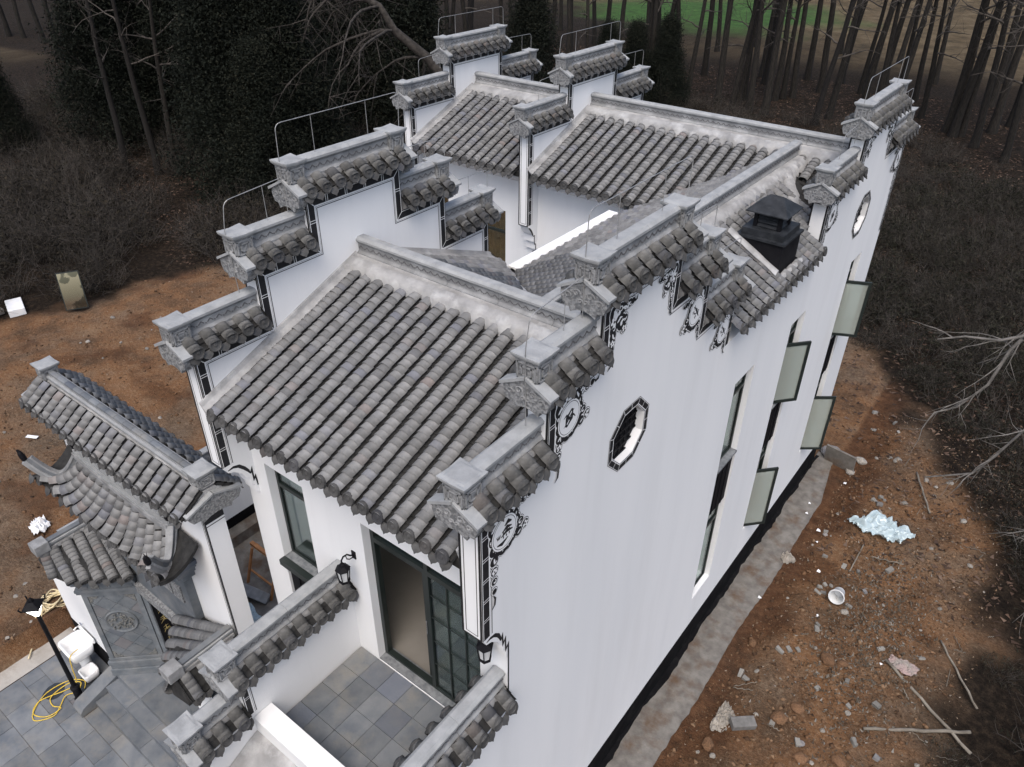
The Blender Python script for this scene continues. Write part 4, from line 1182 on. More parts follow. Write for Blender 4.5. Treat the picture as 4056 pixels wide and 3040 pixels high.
frg = Fr((0, 3.655, 0), (1, 0, 0), (0, -1, 0))
def gate_coping(parent, fr, s0, s1, zt, reach, rz, sp, r, n, seed):
    deck = MB(); extrude_profile(deck, fr, [(-.16, zt), (-reach + .03, zt + .03), (-reach + .03, zt + .055), (-.08, zt + rz), (.08, zt + rz), (reach - .03, zt + .055), (reach - .03, zt + .03), (.16, zt)], s0 + .02, s1 - .02)
    deck.build('coping_bed', M['mortar'], parent)
    for sd_ in (1, -1):
        rc = reach if sd_ > 0 else reach - .05
        v = (fr.c * (-sd_) * (rc - .09) + Vector((0, 0, rz - .05))).normalized(); ln = math.hypot(rc - .09, rz - .05)
        tile_roof(parent, fr.p(s0, sd_ * rc, zt + .05), fr.a, v, s1 - s0, ln, sp, ln / (n + .2), r=r, limit=140, seed=seed + sd_)
    # ridge of stacked bricks with an open groove
    for (c0, c1, z0, z1, m) in ((-.10, .10, -.02, .045, 'mortar'), (-.075, .075, .045, .085, 'stone'), (-.09, .09, .085, .12, 'stone_light'), (-.05, .05, .12, .15, 'stone')):
        mb = MB(); extrude_profile(mb, fr, [(c0, zt + rz + z0), (c1, zt + rz + z0), (c1, zt + rz + z1), (c0, zt + rz + z1)], s0 + .06, s1 - .06); mb.build('ridge_course', M[m], parent)
    n_ = int((s1 - s0) / .24)
    for i in range(n_):
        a = s0 + .08 + (s1 - s0 - .16) * i / n_; b = s0 + .08 + (s1 - s0 - .16) * (i + 1) / n_ - .008
        mb = MB(); extrude_profile(mb, fr, [(-.045, zt + rz + .15), (.045, zt + rz + .15), (.045, zt + rz + .18), (.02, zt + rz + .195), (-.02, zt + rz + .195), (-.045, zt + rz + .18)], a, b); mb.build('ridge_brick', M['slate'], parent)
gate_coping(gwall, frg, GW0 - .12, GW1 + .12, 5.80, .46, .32, .228, .080, 4, 201)
for e, s in ((0, GW0 + .02), (1, GW1 - .02)):
    corner_box(gwall, frg, s, 5.80 + .32, w=.25, h=.22)
gable_end(gwall, frg, GW1 + .08, 5.86, 1, half=.40, proj=.08)
gable_end(gwall, frg, GW0 - .08, 5.86, -1, half=.40, proj=.08)

# flying-eave roof hung on the front of the screen wall
M['brick'] = material('blue_grey_brick', (.10, .115, .13), (.16, .175, .19), scale=4, rough=.85, bump=.25, bscale=30, rnd=.12, c3=(.22, .22, .215), scale3=2.5, amt3=.4)
RX0, RX1 = -8.12, mir(-8.12)      # ends of its ridge
EX0, EX1 = -8.66, mir(-8.66)      # eave ends
def eave_curve(x):                 # upward sweep of the eave towards the corners
    t = abs(x - GX) / (GX - EX0)
    return .34 * max(0, t - .45) ** 2 / .3025
def eave_out(x):
    t = abs(x - GX) / (GX - EX0)
    return .14 * max(0, t - .5) ** 2 / .25
fy_top, fz_top, fy_e, fz_e = 3.44, 5.05, 2.92, 4.48
def roof_pt(x, t):
    """x along, t from 0 (eave) to 1 (ridge)"""
    y = fy_e - eave_out(x) * (1 - t) + (fy_top - fy_e) * t
    z = fz_e + eave_curve(x) * max(0, 1 - t) ** 1.5 + (fz_top - fz_e) * (t ** 1.45)
    return Vector((x, y, z))
NX, NT = 40, 8
vs = [roof_pt(EX0 + (EX1 - EX0) * i / NX, j / NT) for i in range(NX + 1) for j in range(NT + 1)]
vs2 = [v - Vector((0, .0, .07)) for v in vs]
fs = []
for i in range(NX):
    for j in range(NT):
        a = i * (NT + 1) + j; fs.append((a, a + NT + 1, a + NT + 2, a + 1))
n1 = len(vs); fs2 = [tuple(reversed([k + n1 for k in f])) for f in fs]
for i in range(NX):
    a = i * (NT + 1); fs2.append((a, a + n1, a + NT + 1 + n1, a + NT + 1))
for j in range(NT):
    fs2.append((j, j + 1, j + 1 + n1, j + n1)); b = NX * (NT + 1) + j; fs2.append((b, b + n1, b + 1 + n1, b + 1))
froof = MB().add(vs + vs2, fs + fs2).build('flying_eave_roof', M['pan'], gate)
cnt = 13; rr = random.Random(9)
cme = cover_mesh(.10, .135); dme = disc_mesh(.085); dre = drip_mesh(.15, .15)
for i in range(cnt):
    xe_ = EX0 + (EX1 - EX0) * (i + .5) / cnt; xt = RX0 + .05 + (RX1 - RX0 - .1) * (i + .5) / cnt
    k = 6
    for j in range(k):
        t0 = j / k; t1 = (j + 1.25) / k
        x_0 = xe_ + (xt - xe_) * t0; x_1 = xe_ + (xt - xe_) * t1
        p0, p1 = roof_pt(x_0, t0), roof_pt(x_1, min(t1, 1.05))
        v = (p1 - p0).normalized(); n = Vector((1, 0, 0)).cross(v).normalized(); x_ = v.cross(n)
        put(cme, 'tile', froof, frame_mat(p0 + n * .04, x_, v, n))
    p0 = roof_pt(xe_, 0); put(dme, 'eave_disc', froof, frame_mat(p0 + Vector((0, -.006, .03)), Vector((1, 0, 0)), Vector((0, .2, .98)), Vector((0, -.98, .2))))
    xd = EX0 + (EX1 - EX0) * i / cnt
    p0 = roof_pt(xd + .02, 0); put(dre, 'drip_tile', froof, frame_mat(p0 + Vector((0, -.012, .02)), Vector((1, 0, 0)), Vector((0, 1, 0)), Vector((0, 0, 1))))
# its ridge against the wall and the upturned hips
frr = Fr((0, 3.42, 0), (1, 0, 0), (0, -1, 0))
for (c0, c1, z0, z1, m) in ((-.075, .13, 5.02, 5.10, 'stone'), (-.075, .10, 5.10, 5.15, 'stone_light'), (-.075, .06, 5.15, 5.20, 'stone'), (-.075, .085, 5.20, 5.235, 'stone_light')):
    mb = MB(); n = 14; L = RX1 - RX0 + .1; vs = []; fs = []
    for i in range(n + 1):
        x = RX0 - .05 + L * i / n; up_ = .10 * (abs(x - GX) / (L / 2)) ** 4
        vs += [frr.p(x, c0, z0 + up_), frr.p(x, c1, z0 + up_), frr.p(x, c1, z1 + up_), frr.p(x, c0, z1 + up_)]
    for i in range(n):
        for q in range(4): fs.append((i * 4 + q, i * 4 + (q + 1) % 4, i * 4 + 4 + (q + 1) % 4, i * 4 + 4 + q))
    fs += [(3, 2, 1, 0), (n * 4, n * 4 + 1, n * 4 + 2, n * 4 + 3)]
    mb.add(vs, fs).build('ridge_course', M[m], froof)
def beast(p, sgn, parent, s=1.0):
    """small roof beast: scaly body with open jaws and a crest of spikes"""
    b = MB(); p = Vector(p)
    b.tube([p, p + Vector((sgn * .02, -.01, .08 * s)), p + Vector((sgn * .05, -.02, .15 * s)), p + Vector((sgn * .10, -.02, .19 * s))], [.05 * s, .055 * s, .045 * s, .03 * s], 8)
    b.tube([p + Vector((sgn * .07, -.02, .17 * s)), p + Vector((sgn * .13, -.03, .22 * s)), p + Vector((sgn * .17, -.03, .21 * s))], [.035 * s, .025 * s, .01 * s], 6)
    for k in range(8):
        q = p + Vector((sgn * (-.03 + .01 * k), rr.uniform(-.03, .03), (.03 + .014 * k) * s)); d = Vector((rr.uniform(-.09, .05), rr.uniform(-.08, .08), .04 + rr.uniform(0, .07))) * s
        b.tube([q, q + d], [.012 * s, .002], 4)
    b.build('roof_beast', M['panel'], parent)
for sgn in (-1, 1):
    A_ = Vector((GX + sgn * (GX - RX0), 3.42, 5.12)); tip = Vector((GX + sgn * 1.78, 2.76, 5.22))
    def hip(t): return A_.lerp(tip, t) + Vector((0, 0, -.62 * math.sin(math.pi * min(1, t * .96)) * .75))
    P = [hip(i / 14) for i in range(15)]
    for (w_, h0, h1, m) in ((.05, -.06, .0, 'stone'), (.065, .0, .035, 'stone_light'), (.04, .035, .10, 'slate'), (.055, .10, .13, 'stone')):
        vs = []; fs = []
        for i, p in enumerate(P):
            d = (P[min(i + 1, 14)] - P[max(i - 1, 0)]).normalized(); sd2 = d.cross(Vector((0, 0, 1))).normalized(); up2 = sd2.cross(d).normalized()
            tp = 1 - .35 * (i / 14)
            vs += [p - sd2 * w_ * tp + up2 * h0, p + sd2 * w_ * tp + up2 * h0, p + sd2 * w_ * tp + up2 * h1, p - sd2 * w_ * tp + up2 * h1]
        for i in range(14):
            for q in range(4): fs.append((i * 4 + q, i * 4 + (q + 1) % 4, i * 4 + 4 + (q + 1) % 4, i * 4 + 4 + q))
        fs += [(3, 2, 1, 0), (56, 57, 58, 59)]
        MB().add(vs, fs).build('hip_ridge', M[m], froof)
    beast(P[-1] + Vector((0, 0, .02)), sgn * .4, froof, .85)
    beast(Vector((GX + sgn * (GX - RX0 + .02), 3.36, 5.27)), sgn * .5, froof, .7)
# cornice courses under the flying eave
for k, (yo, z0, z1) in enumerate(((3.02, 4.36, 4.44), (3.10, 4.26, 4.355), (3.20, 4.14, 4.255), (3.3, 4.0, 4.135))):
    mb = MB(); mb.box(-8.3 + k * .06, mir(-8.3 + k * .06), yo, 3.498, z0, z1); mb.build('cornice_course', M['brick'], gate)
# frieze and lintel over the door
mb = MB(); mb.box(-7.95, mir(-7.95), 3.36, 3.498, 2.31, 3.995); mb.build('frieze', M['brick'], gate)
for i in range(6):
    a = -7.75 + i * .32
    mb = MB(); mb.box(a, a + .27, 3.335, 3.359, 3.22, 3.58); mb.build('frieze_panel', M['carved'], gate)
mb = MB(); mb.box(-7.62, mir(-7.62), 3.28, 3.359, 2.32, 2.52); mb.build('lintel', M['carved'], gate)
# door jambs, leaf and couplet board
for x0_, x1_ in ((-7.67, -7.47), (mir(-7.47), mir(-7.67))):
    mb = MB(); mb.box(x0_, x1_, 3.34, 3.499, .0, 2.309); mb.build('door_jamb', M['brick'], gate)
mb = MB(); mb.box(-7.495, -6.145, 3.62, 3.68, .0, 2.295); mb.build('door_leaf', M['doorwood'] if 'doorwood' in M else M['carve_dark'], gate)
bd = MB(); bd.box(-7.467, -7.44, 3.36, 3.60, .25, 2.2); board = bd.build('couplet_board', M['panel'], gate)
gl = MB(); r2 = random.Random(4)
for i in range(7):      # seven brushed characters down the board
    zc = 2.05 - i * .25; f = lambda u, v, l: Vector((-7.44 + l, 3.48 + u, zc + v))
    for (p, q) in (((-.05, .05), (.05, .06)), ((0, .08), (0, -.07)), ((-.06, 0), (.06, -.005)), ((0, 0), (-.06, -.08)), ((0, 0), (.065, -.075))):
        j = lambda: r2.uniform(-.012, .012)
        stroke(gl, f, [(p[0] + j(), p[1] + j()), ((p[0] + q[0]) / 2 + j(), (p[1] + q[1]) / 2 + j()), (q[0] + j(), q[1] + j())], .016, .003 + r2.uniform(0, .001), 0)
gl.build('gold_character_column', M['gold'], gate, fix=False, kind='stuff')

# splayed wing walls with relief roundel, their roofs, and low flanks
def wing(sgn):
    X = lambda x: x if sgn < 0 else mir(x)
    A = Vector((X(-8.40), 2.66, 0)); B = Vector((X(-7.68), 3.34, 0))
    d = (B - A).normalized(); n = Vector((-d.y * sgn, d.x * sgn, 0)) * 1.0
    if n.y > 0: n = -n
    L = (B - A).length
    P = lambda s, z, l: A + d * s + n * l + Vector((0, 0, z))
    # core
    base = [(X(-8.40), 2.66), (X(-7.68), 3.34), (X(-7.68), 3.358), (X(-8.98), 3.358), (X(-8.98), 2.80), (X(-8.52), 2.80)]
    mb = MB(); mb.prism([base], lambda u, v: (u, v, 0.0), lambda u, v: (u, v, 2.40)); core = mb.build('wing_wall', M['brick'], gate)
    def slab(name, s0, s1, z0, z1, l0, l1, mat, bev=0):
        vs = [P(s, z, l) for z in (z0, z1) for l in (l0, l1) for s in (s0, s1)]
        return MB().add(vs, [(0, 2, 3, 1), (4, 5, 7, 6), (0, 1, 5, 4), (2, 6, 7, 3), (0, 4, 6, 2), (1, 3, 7, 5)]).build(name, M[mat], core, bevel=bev)
    # moulded base
    slab('base_course', -.05, L, -.01, .18, .001, .07, 'brick', .01); slab('base_course', -.03, L, .181, .30, .001, .05, 'brick', .015); slab('base_course', -.05, L, .301, .40, .001, .065, 'brick', .01); slab('base_course', -.02, L, .401, .48, .001, .03, 'brick', .01)
    # field of diagonal square bricks, border courses
    slab('border_course', .0, .09, .485, 2.20, .001, .028, 'brick', .004); slab('border_course', L - .09, L, .485, 2.20, .001, .028, 'brick', .004)
    slab('border_course', .0, L, 2.202, 2.29, .001, .028, 'brick', .004)
    q = .26
    for i in range(-4, 8):
        for j in range(-4, 12):
            cs = (i - j) * q / math.sqrt(2) + .35; cz = (i + j) * q / math.sqrt(2) + .5
            poly = [(cs, cz - q * .68), (cs + q * .68, cz), (cs, cz + q * .68), (cs - q * .68, cz)]
            s0, s1, z0, z1 = .094, L - .094, .488, 2.198
            def clip(poly, f):
                out = []
                for k in range(len(poly)):
                    a, b = poly[k], poly[(k + 1) % len(poly)]; fa, fb = f(a), f(b)
                    if fa >= 0: out.append(a)
                    if fa * fb < 0:
                        t = fa / (fa - fb); out.append((a[0] + (b[0] - a[0]) * t, a[1] + (b[1] - a[1]) * t))
                return out
            for f in (lambda p: p[0] - s0, lambda p: s1 - p[0], lambda p: p[1] - z0, lambda p: z1 - p[1]):
                poly = clip(poly, f)
                if len(poly) < 3: break
            if len(poly) < 3: continue
            l = .010 + rr.uniform(-.0015, .0015)
            MB().prism([poly], lambda u, v: P(u, v, .0005), lambda u, v: P(u, v, l)).build('brick', M['brick'], core)
    # carved roundel
    cs, cz = L * .5, 1.50; Mx = Matrix(((d.x, 0, n.x, P(cs, cz, .011).x), (d.y, 0, n.y, P(cs, cz, .011).y), (0, 1, 0, cz), (0, 0, 0, 1)))
    MB().lathe([(.29, 0), (.29, .02), (.275, .032), (.25, .02), (.245, .01), (.02, .012)], Mx, 32).build('relief_roundel', M['brick'], core)
    rel = MB(); r3 = random.Random(12)
    for i in range(70):
        a = r3.uniform(0, 6.28); r_ = math.sqrt(r3.random()) * .215; c = Vector((r_ * math.cos(a), r_ * math.sin(a), .012))
        ln_ = r3.uniform(.03, .06); t = r3.uniform(0, 6.28); e = Vector((math.cos(t) * ln_, math.sin(t) * ln_, r3.uniform(.012, .03)))
        rel.tube([Mx @ c, Mx @ (c + e * .5 + Vector((0, 0, .012))), Mx @ (c + e)], [.006, .017, .004], 5)
    rel.build('carved_peony', M['relief'], core, fix=False, kind='stuff')
    for (s, z, sx, sz) in ((.10, .50, 1, 1), (L - .10, .50, -1, 1), (.10, 2.19, 1, -1), (L - .10, 2.19, -1, -1)):
        tri = [(s, z), (s + sx * .17, z), (s + sx * .12, z + sz * .05), (s + sx * .06, z + sz * .06), (s + sx * .05, z + sz * .12), (s, z + sz * .17)]
        MB().prism([tri], lambda u, v: P(u, v, .011), lambda u, v: P(u, v, .024)).build('corner_carving', M['relief'], core)
    # cornice with small panels
    for k, (z0, z1, l1) in enumerate(((2.292, 2.36, .05), (2.362, 2.42, .08), (2.56, 2.62, .10), (2.622, 2.68, .14))):
        slab('cornice_course', -.06, L + .03, z0, z1, -.25, l1, 'brick')
    slab('cornice_back', -.02, L, 2.421, 2.559, -.25, .045, 'brick')
    for k in range(5): slab('cornice_panel', .04 + k * L / 5.2, .04 + k * L / 5.2 + L / 7, 2.435, 2.548, .0455, .058, 'relief' if k == 1 else 'brick')
    # roof: ridge runs front to back, tiles fan round the splay
    xr = X(-8.82); zr = 3.19; ya, yb = 2.50, 3.44
    top0 = Vector((xr, ya, zr)); top1 = Vector((xr, yb, zr))
    o = .17
    e0 = Vector((X(-8.70), 2.42, 2.78)); e1 = A + n * o + Vector((0, 0, 2.76)); e2 = B + n * o + Vector((0, 0, 2.76)); e3 = Vector((X(-7.60), 3.49, 2.78))
    b0 = Vector((X(-9.12), 2.44, 2.86)); b1 = Vector((X(-9.12), 3.49, 2.86))
    vs = [top0, top1, e0, e1, e2, e3, b0, b1]
    low = [v - Vector((0, 0, .05)) for v in vs]
    MB().add(vs + low, [(0, 2, 3), (0, 3, 4, 1), (1, 4, 5), (0, 1, 7, 6), (0, 6, 2), (8, 11, 10), (8, 9, 12, 11), (9, 13, 12), (8, 14, 15, 9), (2, 10, 11, 3), (3, 11, 12, 4), (4, 12, 13, 5), (6, 14, 10, 2), (6, 7, 15, 14)]).build('wing_roof', M['pan'], core)
    cm = cover_mesh(.088, .10); dm = disc_mesh(.086); dp = drip_mesh(.15, .14)
    rows = [(e0.lerp(e1, .2), top0.lerp(top1, .02)), (e1.lerp(e2, .04), top0.lerp(top1, .16)), (e1.lerp(e2, .28), top0.lerp(top1, .40)), (e1.lerp(e2, .52), top0.lerp(top1, .62)), (e1.lerp(e2, .76), top0.lerp(top1, .82)), (e1.lerp(e2, 1.0), top0.lerp(top1, 1.0))]
    for lo, hi in rows:
        v = (hi - lo); ln_ = v.length; v.normalize(); xx = v.cross(Vector((0, 0, 1))).normalized(); nn = xx.cross(v).normalized()
        k = max(3, int(ln_ / .075))
        for j in range(k):
            put(cm, 'tile', core, frame_mat(lo + v * (j * ln_ / k) + nn * .04, xx, v, nn))
        put(dm, 'eave_disc', core, frame_mat(lo + nn * .02, xx, xx.cross(-v).normalized(), -v))
    for t in (.16, .40, .64, .88):
        p = e1.lerp(e2, t); put(dp, 'drip_tile', core, frame_mat(p + Vector((0, 0, .02)), d, -n, Vector((0, 0, 1))) if sgn < 0 else frame_mat(p + Vector((0, 0, .02)), -d, -n, Vector((0, 0, 1))))
    so = Vector((0, 1, 0)) if sgn < 0 else Vector((0, -1, 0))
    ob = Vector((X(-9.14), 2.46 if sgn < 0 else 3.47, 2.88))
    v2 = Vector((-1 * -1 if sgn < 0 else -1, 0, 1.1)).normalized()
    tile_roof(core, ob, so, v2, 1.0, .40, .235, .095, r=.078, seed=41 + sgn)
    fr = Fr((xr, 0, 0), (0, 1, 0), (1, 0, 0))
    for (c0, c1, z0, z1, m) in ((-.085, .085, .0, .07, 'mortar'), (-.06, .06, .07, .12, 'stone'), (-.08, .08, .12, .155, 'stone_light'), (-.05, .05, .155, .19, 'slate')):
        mb = MB(); extrude_profile(mb, fr, [(c0, zr + z0), (c1, zr + z0), (c1, zr + z1), (c0, zr + z1)], ya + .02, yb + .02); mb.build('ridge_course', M[m], core)
    mb = MB(); mb.mbox(fr.mat(ya - .02, 0, zr), -.12, .12, -.12, .12, .04, .24); mb.build('ridge_end_block', M['stone'], core, bevel=.01)
    # white outer skin of the flank, and front wall towards the yard
    xo = X(-8.725); 
    a_, b_ = sorted((X(-10.49), X(-8.41)))
    if sgn < 0:
        mb = MB(); mb.prism([[(-10.3, -.6), (b_ - .001, -.6), (b_ - .001, 2.66), (-8.95, 2.66), (-9.3, 1.75), (-10.3, 1.6)]], lambda u, v: (u, 2.795, v), lambda u, v: (u, 2.76, v)); mb.build('flank_wall', M['plaster'], gate)
        mb = MB(); mb.box(-10.3, -8.75, 2.745, 2.759, -.6, .10); mb.build('flank_plinth', M['plinth'], gate)
    else:
        mb = MB(); mb.box(a_, -4.60, 2.76, 2.795, -.6, 2.66); mb.build('flank_wall', M['plaster'], gate)
M['relief'] = material('carved_relief_brick', (.10, .105, .105), (.19, .19, .18), scale=22, rough=.95, bump=.6, bscale=30)
wing(-1); wing(1)
# steps and landing
M['doorwood'] = material('dark_door_leaf', (.05, .045, .042), (.075, .07, .065), scale=3, rough=.6, stretch=(8, 1, 1))
for o in gate.children:
    if o.name.startswith('door_leaf'): o.data.materials[0] = M['doorwood']
steps_t = empty('entrance_steps', (GX, 2.3, -.5), 'blue grey slate steps with sloping cheek slab in front of the gate', 'steps')
for k, (y0, z1) in enumerate(((2.13, -.335), (2.39, -.165), (2.64, .0))):
    x = -8.42
    while x < -4.9:
        L_ = rng.uniform(.62, 1.0); x2 = min(x + L_, -4.86)
        y1 = (2.39, 2.64, 2.72)[k] + (0 if k < 2 else .63)
        mb = MB(); mb.box(x + .003, x2 - .003, y0, y1 + .02 if k < 2 else y1, z1 - .19, z1 + rng.uniform(-.002, .002)); mb.build('step_slab', M['slate'], steps_t, bevel=.004)
        x = x2
mb = MB(); mb.prism([[(1.83, -.5), (1.83, -.40), (1.91, -.31), (2.73, -.06), (2.73, -.5)]], lambda u, v: (-8.74, u, v), lambda u, v: (-8.43, u, v)); mb.build('cheek_slab', M['slate'], steps_t, bevel=.006)

# ------------------------------------------------------------------ boundary wall on the far side of the front yard
bw = empty('boundary_wall', (-9.68, 6.0, 0), 'white boundary wall with black plinth and tiled coping behind the gate', 'wall')
mb = MB(); mb.prism([[(3.0, .6), (12.8, .6), (12.8, 2.15), (3.0, 2.15)]], lambda u, v: (-9.92, u, v), lambda u, v: (-9.68, u, v)); bwall = mb.build('wall_body', M['plaster'], bw)
mb = MB(); mb.box(-9.93, -9.67, 3.0, 12.8, 0, .6); mb.build('plinth', M['plinth'], bw)
coping(bwall, Fr((-9.80, 0, 0), (0, 1, 0), (1, 0, 0)), 3.0, 12.8, 2.15, boxes=(), gends=(), over0=0, seed=301, spacing=.25, half=.12, limit=60, fret=False)
# yard floor between the gate and the house
mb = MB(); mb.box(-9.66, -4.64, 3.9, 9.0, -.05, .06); o = mb.build('yard_pavement', M['concrete']); tag(o, kind='structure')
mb = MB(); mb.box(-9.66, -9.35, 4.4, 9.0, .06, .34); o = mb.build('yard_kerb', M['concrete']); tag(o, kind='structure')

# carpenter's trestle, plank and rubble in the yard
SX, SY = -7.85, 5.95
ts = empty('sawhorse', (SX, SY, .06), 'orange timber sawhorse standing in the yard behind the gate', 'sawhorse')
def bar(a, b, t, name, parent, mat):
    mb = MB(); a = Vector(a); b = Vector(b); d = (b - a).normalized(); s = d.cross(Vector((0, 0, 1)));
    if s.length < .01: s = Vector((1, 0, 0))
    s.normalize(); u = s.cross(d); L = (b - a).length
    mb.mbox(frame_mat(a, d, s, u), 0, L, -t, t, -t, t); return mb.build(name, M[mat], parent)
for sx in (-.4, .4):
    for sy in (-.22, .22): bar((SX + sx, SY + sy * 1.6, .06), (SX + sx, SY + sy * .3, .88), .022, 'leg', ts, 'wood')
bar((SX - .5, SY, .92), (SX + .5, SY, .92), .04, 'top_rail', ts, 'wood'); bar((SX - .4, SY - .22, .35), (SX + .4, SY - .22, .35), .018, 'stretcher', ts, 'wood')
for k, (x, y, z, rz, lab) in enumerate(((-7.75, 5.42, .22, .3, 'spare arched ridge stone leaning below the orange sawhorse'), (-8.35, 5.30, .16, -.5, 'spare flat ridge stone lying on the yard floor'))):
    mb = MB(); pr_ = [(-.32, -.12), (.32, -.12), (.34, .0), (.22, .10), (0, .15), (-.22, .10), (-.34, .0)]
    mb.prism([pr_], lambda u, v: (u, -.11, v), lambda u, v: (u, .11, v)); o = mb.build('ridge_stone', M['stone'], bevel=.01); o.location = (x, y, z); o.rotation_euler = (.5 * (k == 0), .12, rz); tag(o, lab, 'stone')

# ------------------------------------------------------------------ GROUND
import numpy as np
nr = np.random.default_rng(5)
def smooth(a, b, x):
    t = min(1, max(0, (x - a) / (b - a))); return t * t * (3 - 2 * t)
SOIL_R = [(3.0, 3.6), (6.0, 4.2), (10.5, 4.4), (11.85, 4.2), (13.8, 4.9), (14.9, 4.5), (17.0, 3.9), (19.4, 2.7), (21.6, 1.4), (23.0, -.1), (24.3, -1.2), (27, -4)]
def soil_edge(y):
    if y < SOIL_R[0][0]: return SOIL_R[0][1]
    for (y0, x0), (y1, x1) in zip(SOIL_R, SOIL_R[1:]):
        if y0 <= y <= y1: return x0 + (x1 - x0) * (y - y0) / (y1 - y0)
    return -99
def n2(x, y, s, k=0.0): return noise.noise(Vector((x * s, y * s, k)))
def soil_mask(x, y):
    w = n2(x, y, .55, 1.3) * 1.1 + n2(x, y, 1.7, 4.1) * .45
    if x > -5:
        return smooth(-.55, .45, soil_edge(y) - x + w)
    # left: open soil up to the shrub belt
    e = -24.6 + .28 * max(0, y - 7.5) + w * .9
    return smooth(-.6, .6, x - e) * smooth(.5, -.6, y - 21 + w)
def flat(x, y):
    """0 where something is built on the ground, 1 on open soil"""
    lx = -10.78 if y < 2.85 else -10.25
    if lx < x < .92 and -5 < y < 18.0: return 0.0
    dx = max(lx - x, x - .92, 0); dy = max(y - 18.0, 0)
    return smooth(0, .7, math.hypot(dx, dy))
def height(x, y):
    f = flat(x, y)
    if f == 0: return -.6 if y < 3 else -.03
    m = soil_mask(x, y) if -30 < x < 10 and y < 30 else 0
    low = -.5 * smooth(-9.9, -10.4, x) * smooth(-20, -13, x) * smooth(13, 7, y) if x < -9.9 else 0.0
    h = n2(x, y, .12, 3) * .35 * (1 - m) + n2(x, y, .45) * .12 + n2(x, y, 1.5, 2) * .075 + abs(n2(x, y, 3.3, 5)) * .085 * (0.3 + m) + n2(x, y, 7.0, 7) * .022
    if x > .9 and y < 22:          # trodden bank beside the drain, falling towards the scrub
        h += .10 * smooth(.9, 1.7, x) - .16 * smooth(3.6, 6.0, x)
    return f * h - .03 * (1 - f) + low * f
def axis(parts):
    out = []
    for a, b, s in parts:
        n = max(1, int(round((b - a) / s)))
        out += [a + (b - a) * i / n for i in range(n)]
    return out + [parts[-1][1]]
xs = axis([(-420, -120, 20), (-120, -40, 2.5), (-40, -27, .5), (-27, -10, .17), (-10, 0, .6), (0, 7, .10), (7, 20, .8), (20, 220, 12)])
ys = axis([(-60, -10, 6), (-10, 2, .8), (2, 26, .16), (26, 60, .9), (60, 130, 3), (130, 420, 20)])
vs = [(x, y, height(x, y)) for y in ys for x in xs]
nxg = len(xs); fs = [(j * nxg + i, j * nxg + i + 1, (j + 1) * nxg + i + 1, (j + 1) * nxg + i) for j in range(len(ys) - 1) for i in range(nxg - 1)]
me = bpy.data.meshes.new('ground'); me.from_pydata(vs, [], fs)
at = me.attributes.new('soil', 'FLOAT', 'POINT'); at.data.foreach_set('value', [soil_mask(x, y) if (-45 < x < 20 and y < 32) else 0.0 for x, y, z in vs])
def field(x, y):
    return smooth(62, 80, y + .25 * x + n2(x, y, .05) * 18)
at = me.attributes.new('field', 'FLOAT', 'POINT'); at.data.foreach_set('value', [field(x, y) if y > 30 else (smooth(-66, -80, x + n2(x, y, .06) * 12) if x < -50 else 0.0) for x, y, z in vs])
def green(x, y): return smooth(13, 7, math.hypot((x + 37) * .75, (y - 88) * .8) + n2(x, y, .15) * 5)
at = me.attributes.new('green', 'FLOAT', 'POINT'); at.data.foreach_set('value', [green(x, y) if y > 50 else 0.0 for x, y, z in vs])
def moist_f(x, y):
    a = smooth(1.75, 1.15, x + n2(x, y, 1.1, 6) * .45) if x > .5 else 0
    return max(a * .8, smooth(.30, .42, n2(x, y, .62, 12) + .25 * n2(x, y, 3.0, 2)) * .6)
at = me.attributes.new('moist', 'FLOAT', 'POINT'); at.data.foreach_set('value', [moist_f(x, y) if (-30 < x < 8 and y < 27) else 0.0 for x, y, z in vs])
me.polygons.foreach_set('use_smooth', [True] * len(me.polygons))
gm = bpy.data.materials.new('ground_soil'); gm.use_nodes = True
t = gm.node_tree; b = t.nodes['Principled BSDF']; b.inputs['Roughness'].default_value = .97; b.inputs['Specular IOR Level'].default_value = .1
L = t.links
tc = nd(t, 'ShaderNodeTexCoord')
def tnoise(sc, det=8, ro=.6):
    n = nd(t, 'ShaderNodeTexNoise'); n.inputs['Scale'].default_value = sc; n.inputs['Detail'].default_value = det; n.inputs['Roughness'].default_value = ro
    L.new(tc.outputs['Object'], n.inputs['Vector']); return n.outputs['Fac']
def ramp(fac, stops):
    r = nd(t, 'ShaderNodeValToRGB'); e = r.color_ramp.elements
    e[0].position, e[0].color = stops[0][0], (*stops[0][1], 1); e[1].position, e[1].color = stops[-1][0], (*stops[-1][1], 1)
    for p, c in stops[1:-1]: q = e.new(p); q.color = (*c, 1)
    L.new(fac, r.inputs[0]); return r.outputs[0]
def mixc(fac, a, b_):
    m = nd(t, 'ShaderNodeMix', data_type='RGBA'); L.new(fac, m.inputs[0]); L.new(a, m.inputs[6]); L.new(b_, m.inputs[7]); return m.outputs[2]
def attr(n): a = nd(t, 'ShaderNodeAttribute', attribute_name=n); return a.outputs['Fac']
soilA = ramp(tnoise(.8), [(.32, (.055, .035, .023)), (.44, (.14, .076, .042)), (.54, (.235, .118, .056)), (.62, (.235, .138, .078)), (.74, (.28, .19, .12))])
soilB = ramp(tnoise(14, 6, .7), [(.32, (.045, .030, .021)), (.5, (.165, .098, .055)), (.68, (.32, .24, .165))])
drab = ramp(tnoise(3.1, 9, .7), [(.3, (.075, .060, .046)), (.5, (.155, .125, .095)), (.7, (.23, .20, .16))])
big = nd(t, 'ShaderNodeMapRange'); big.inputs[1].default_value = .46; big.inputs[2].default_value = .62; big.inputs[4].default_value = .8; L.new(tnoise(.28, 5, .6), big.inputs[0])
soilA = mixc(big.outputs[0], soilA, drab)
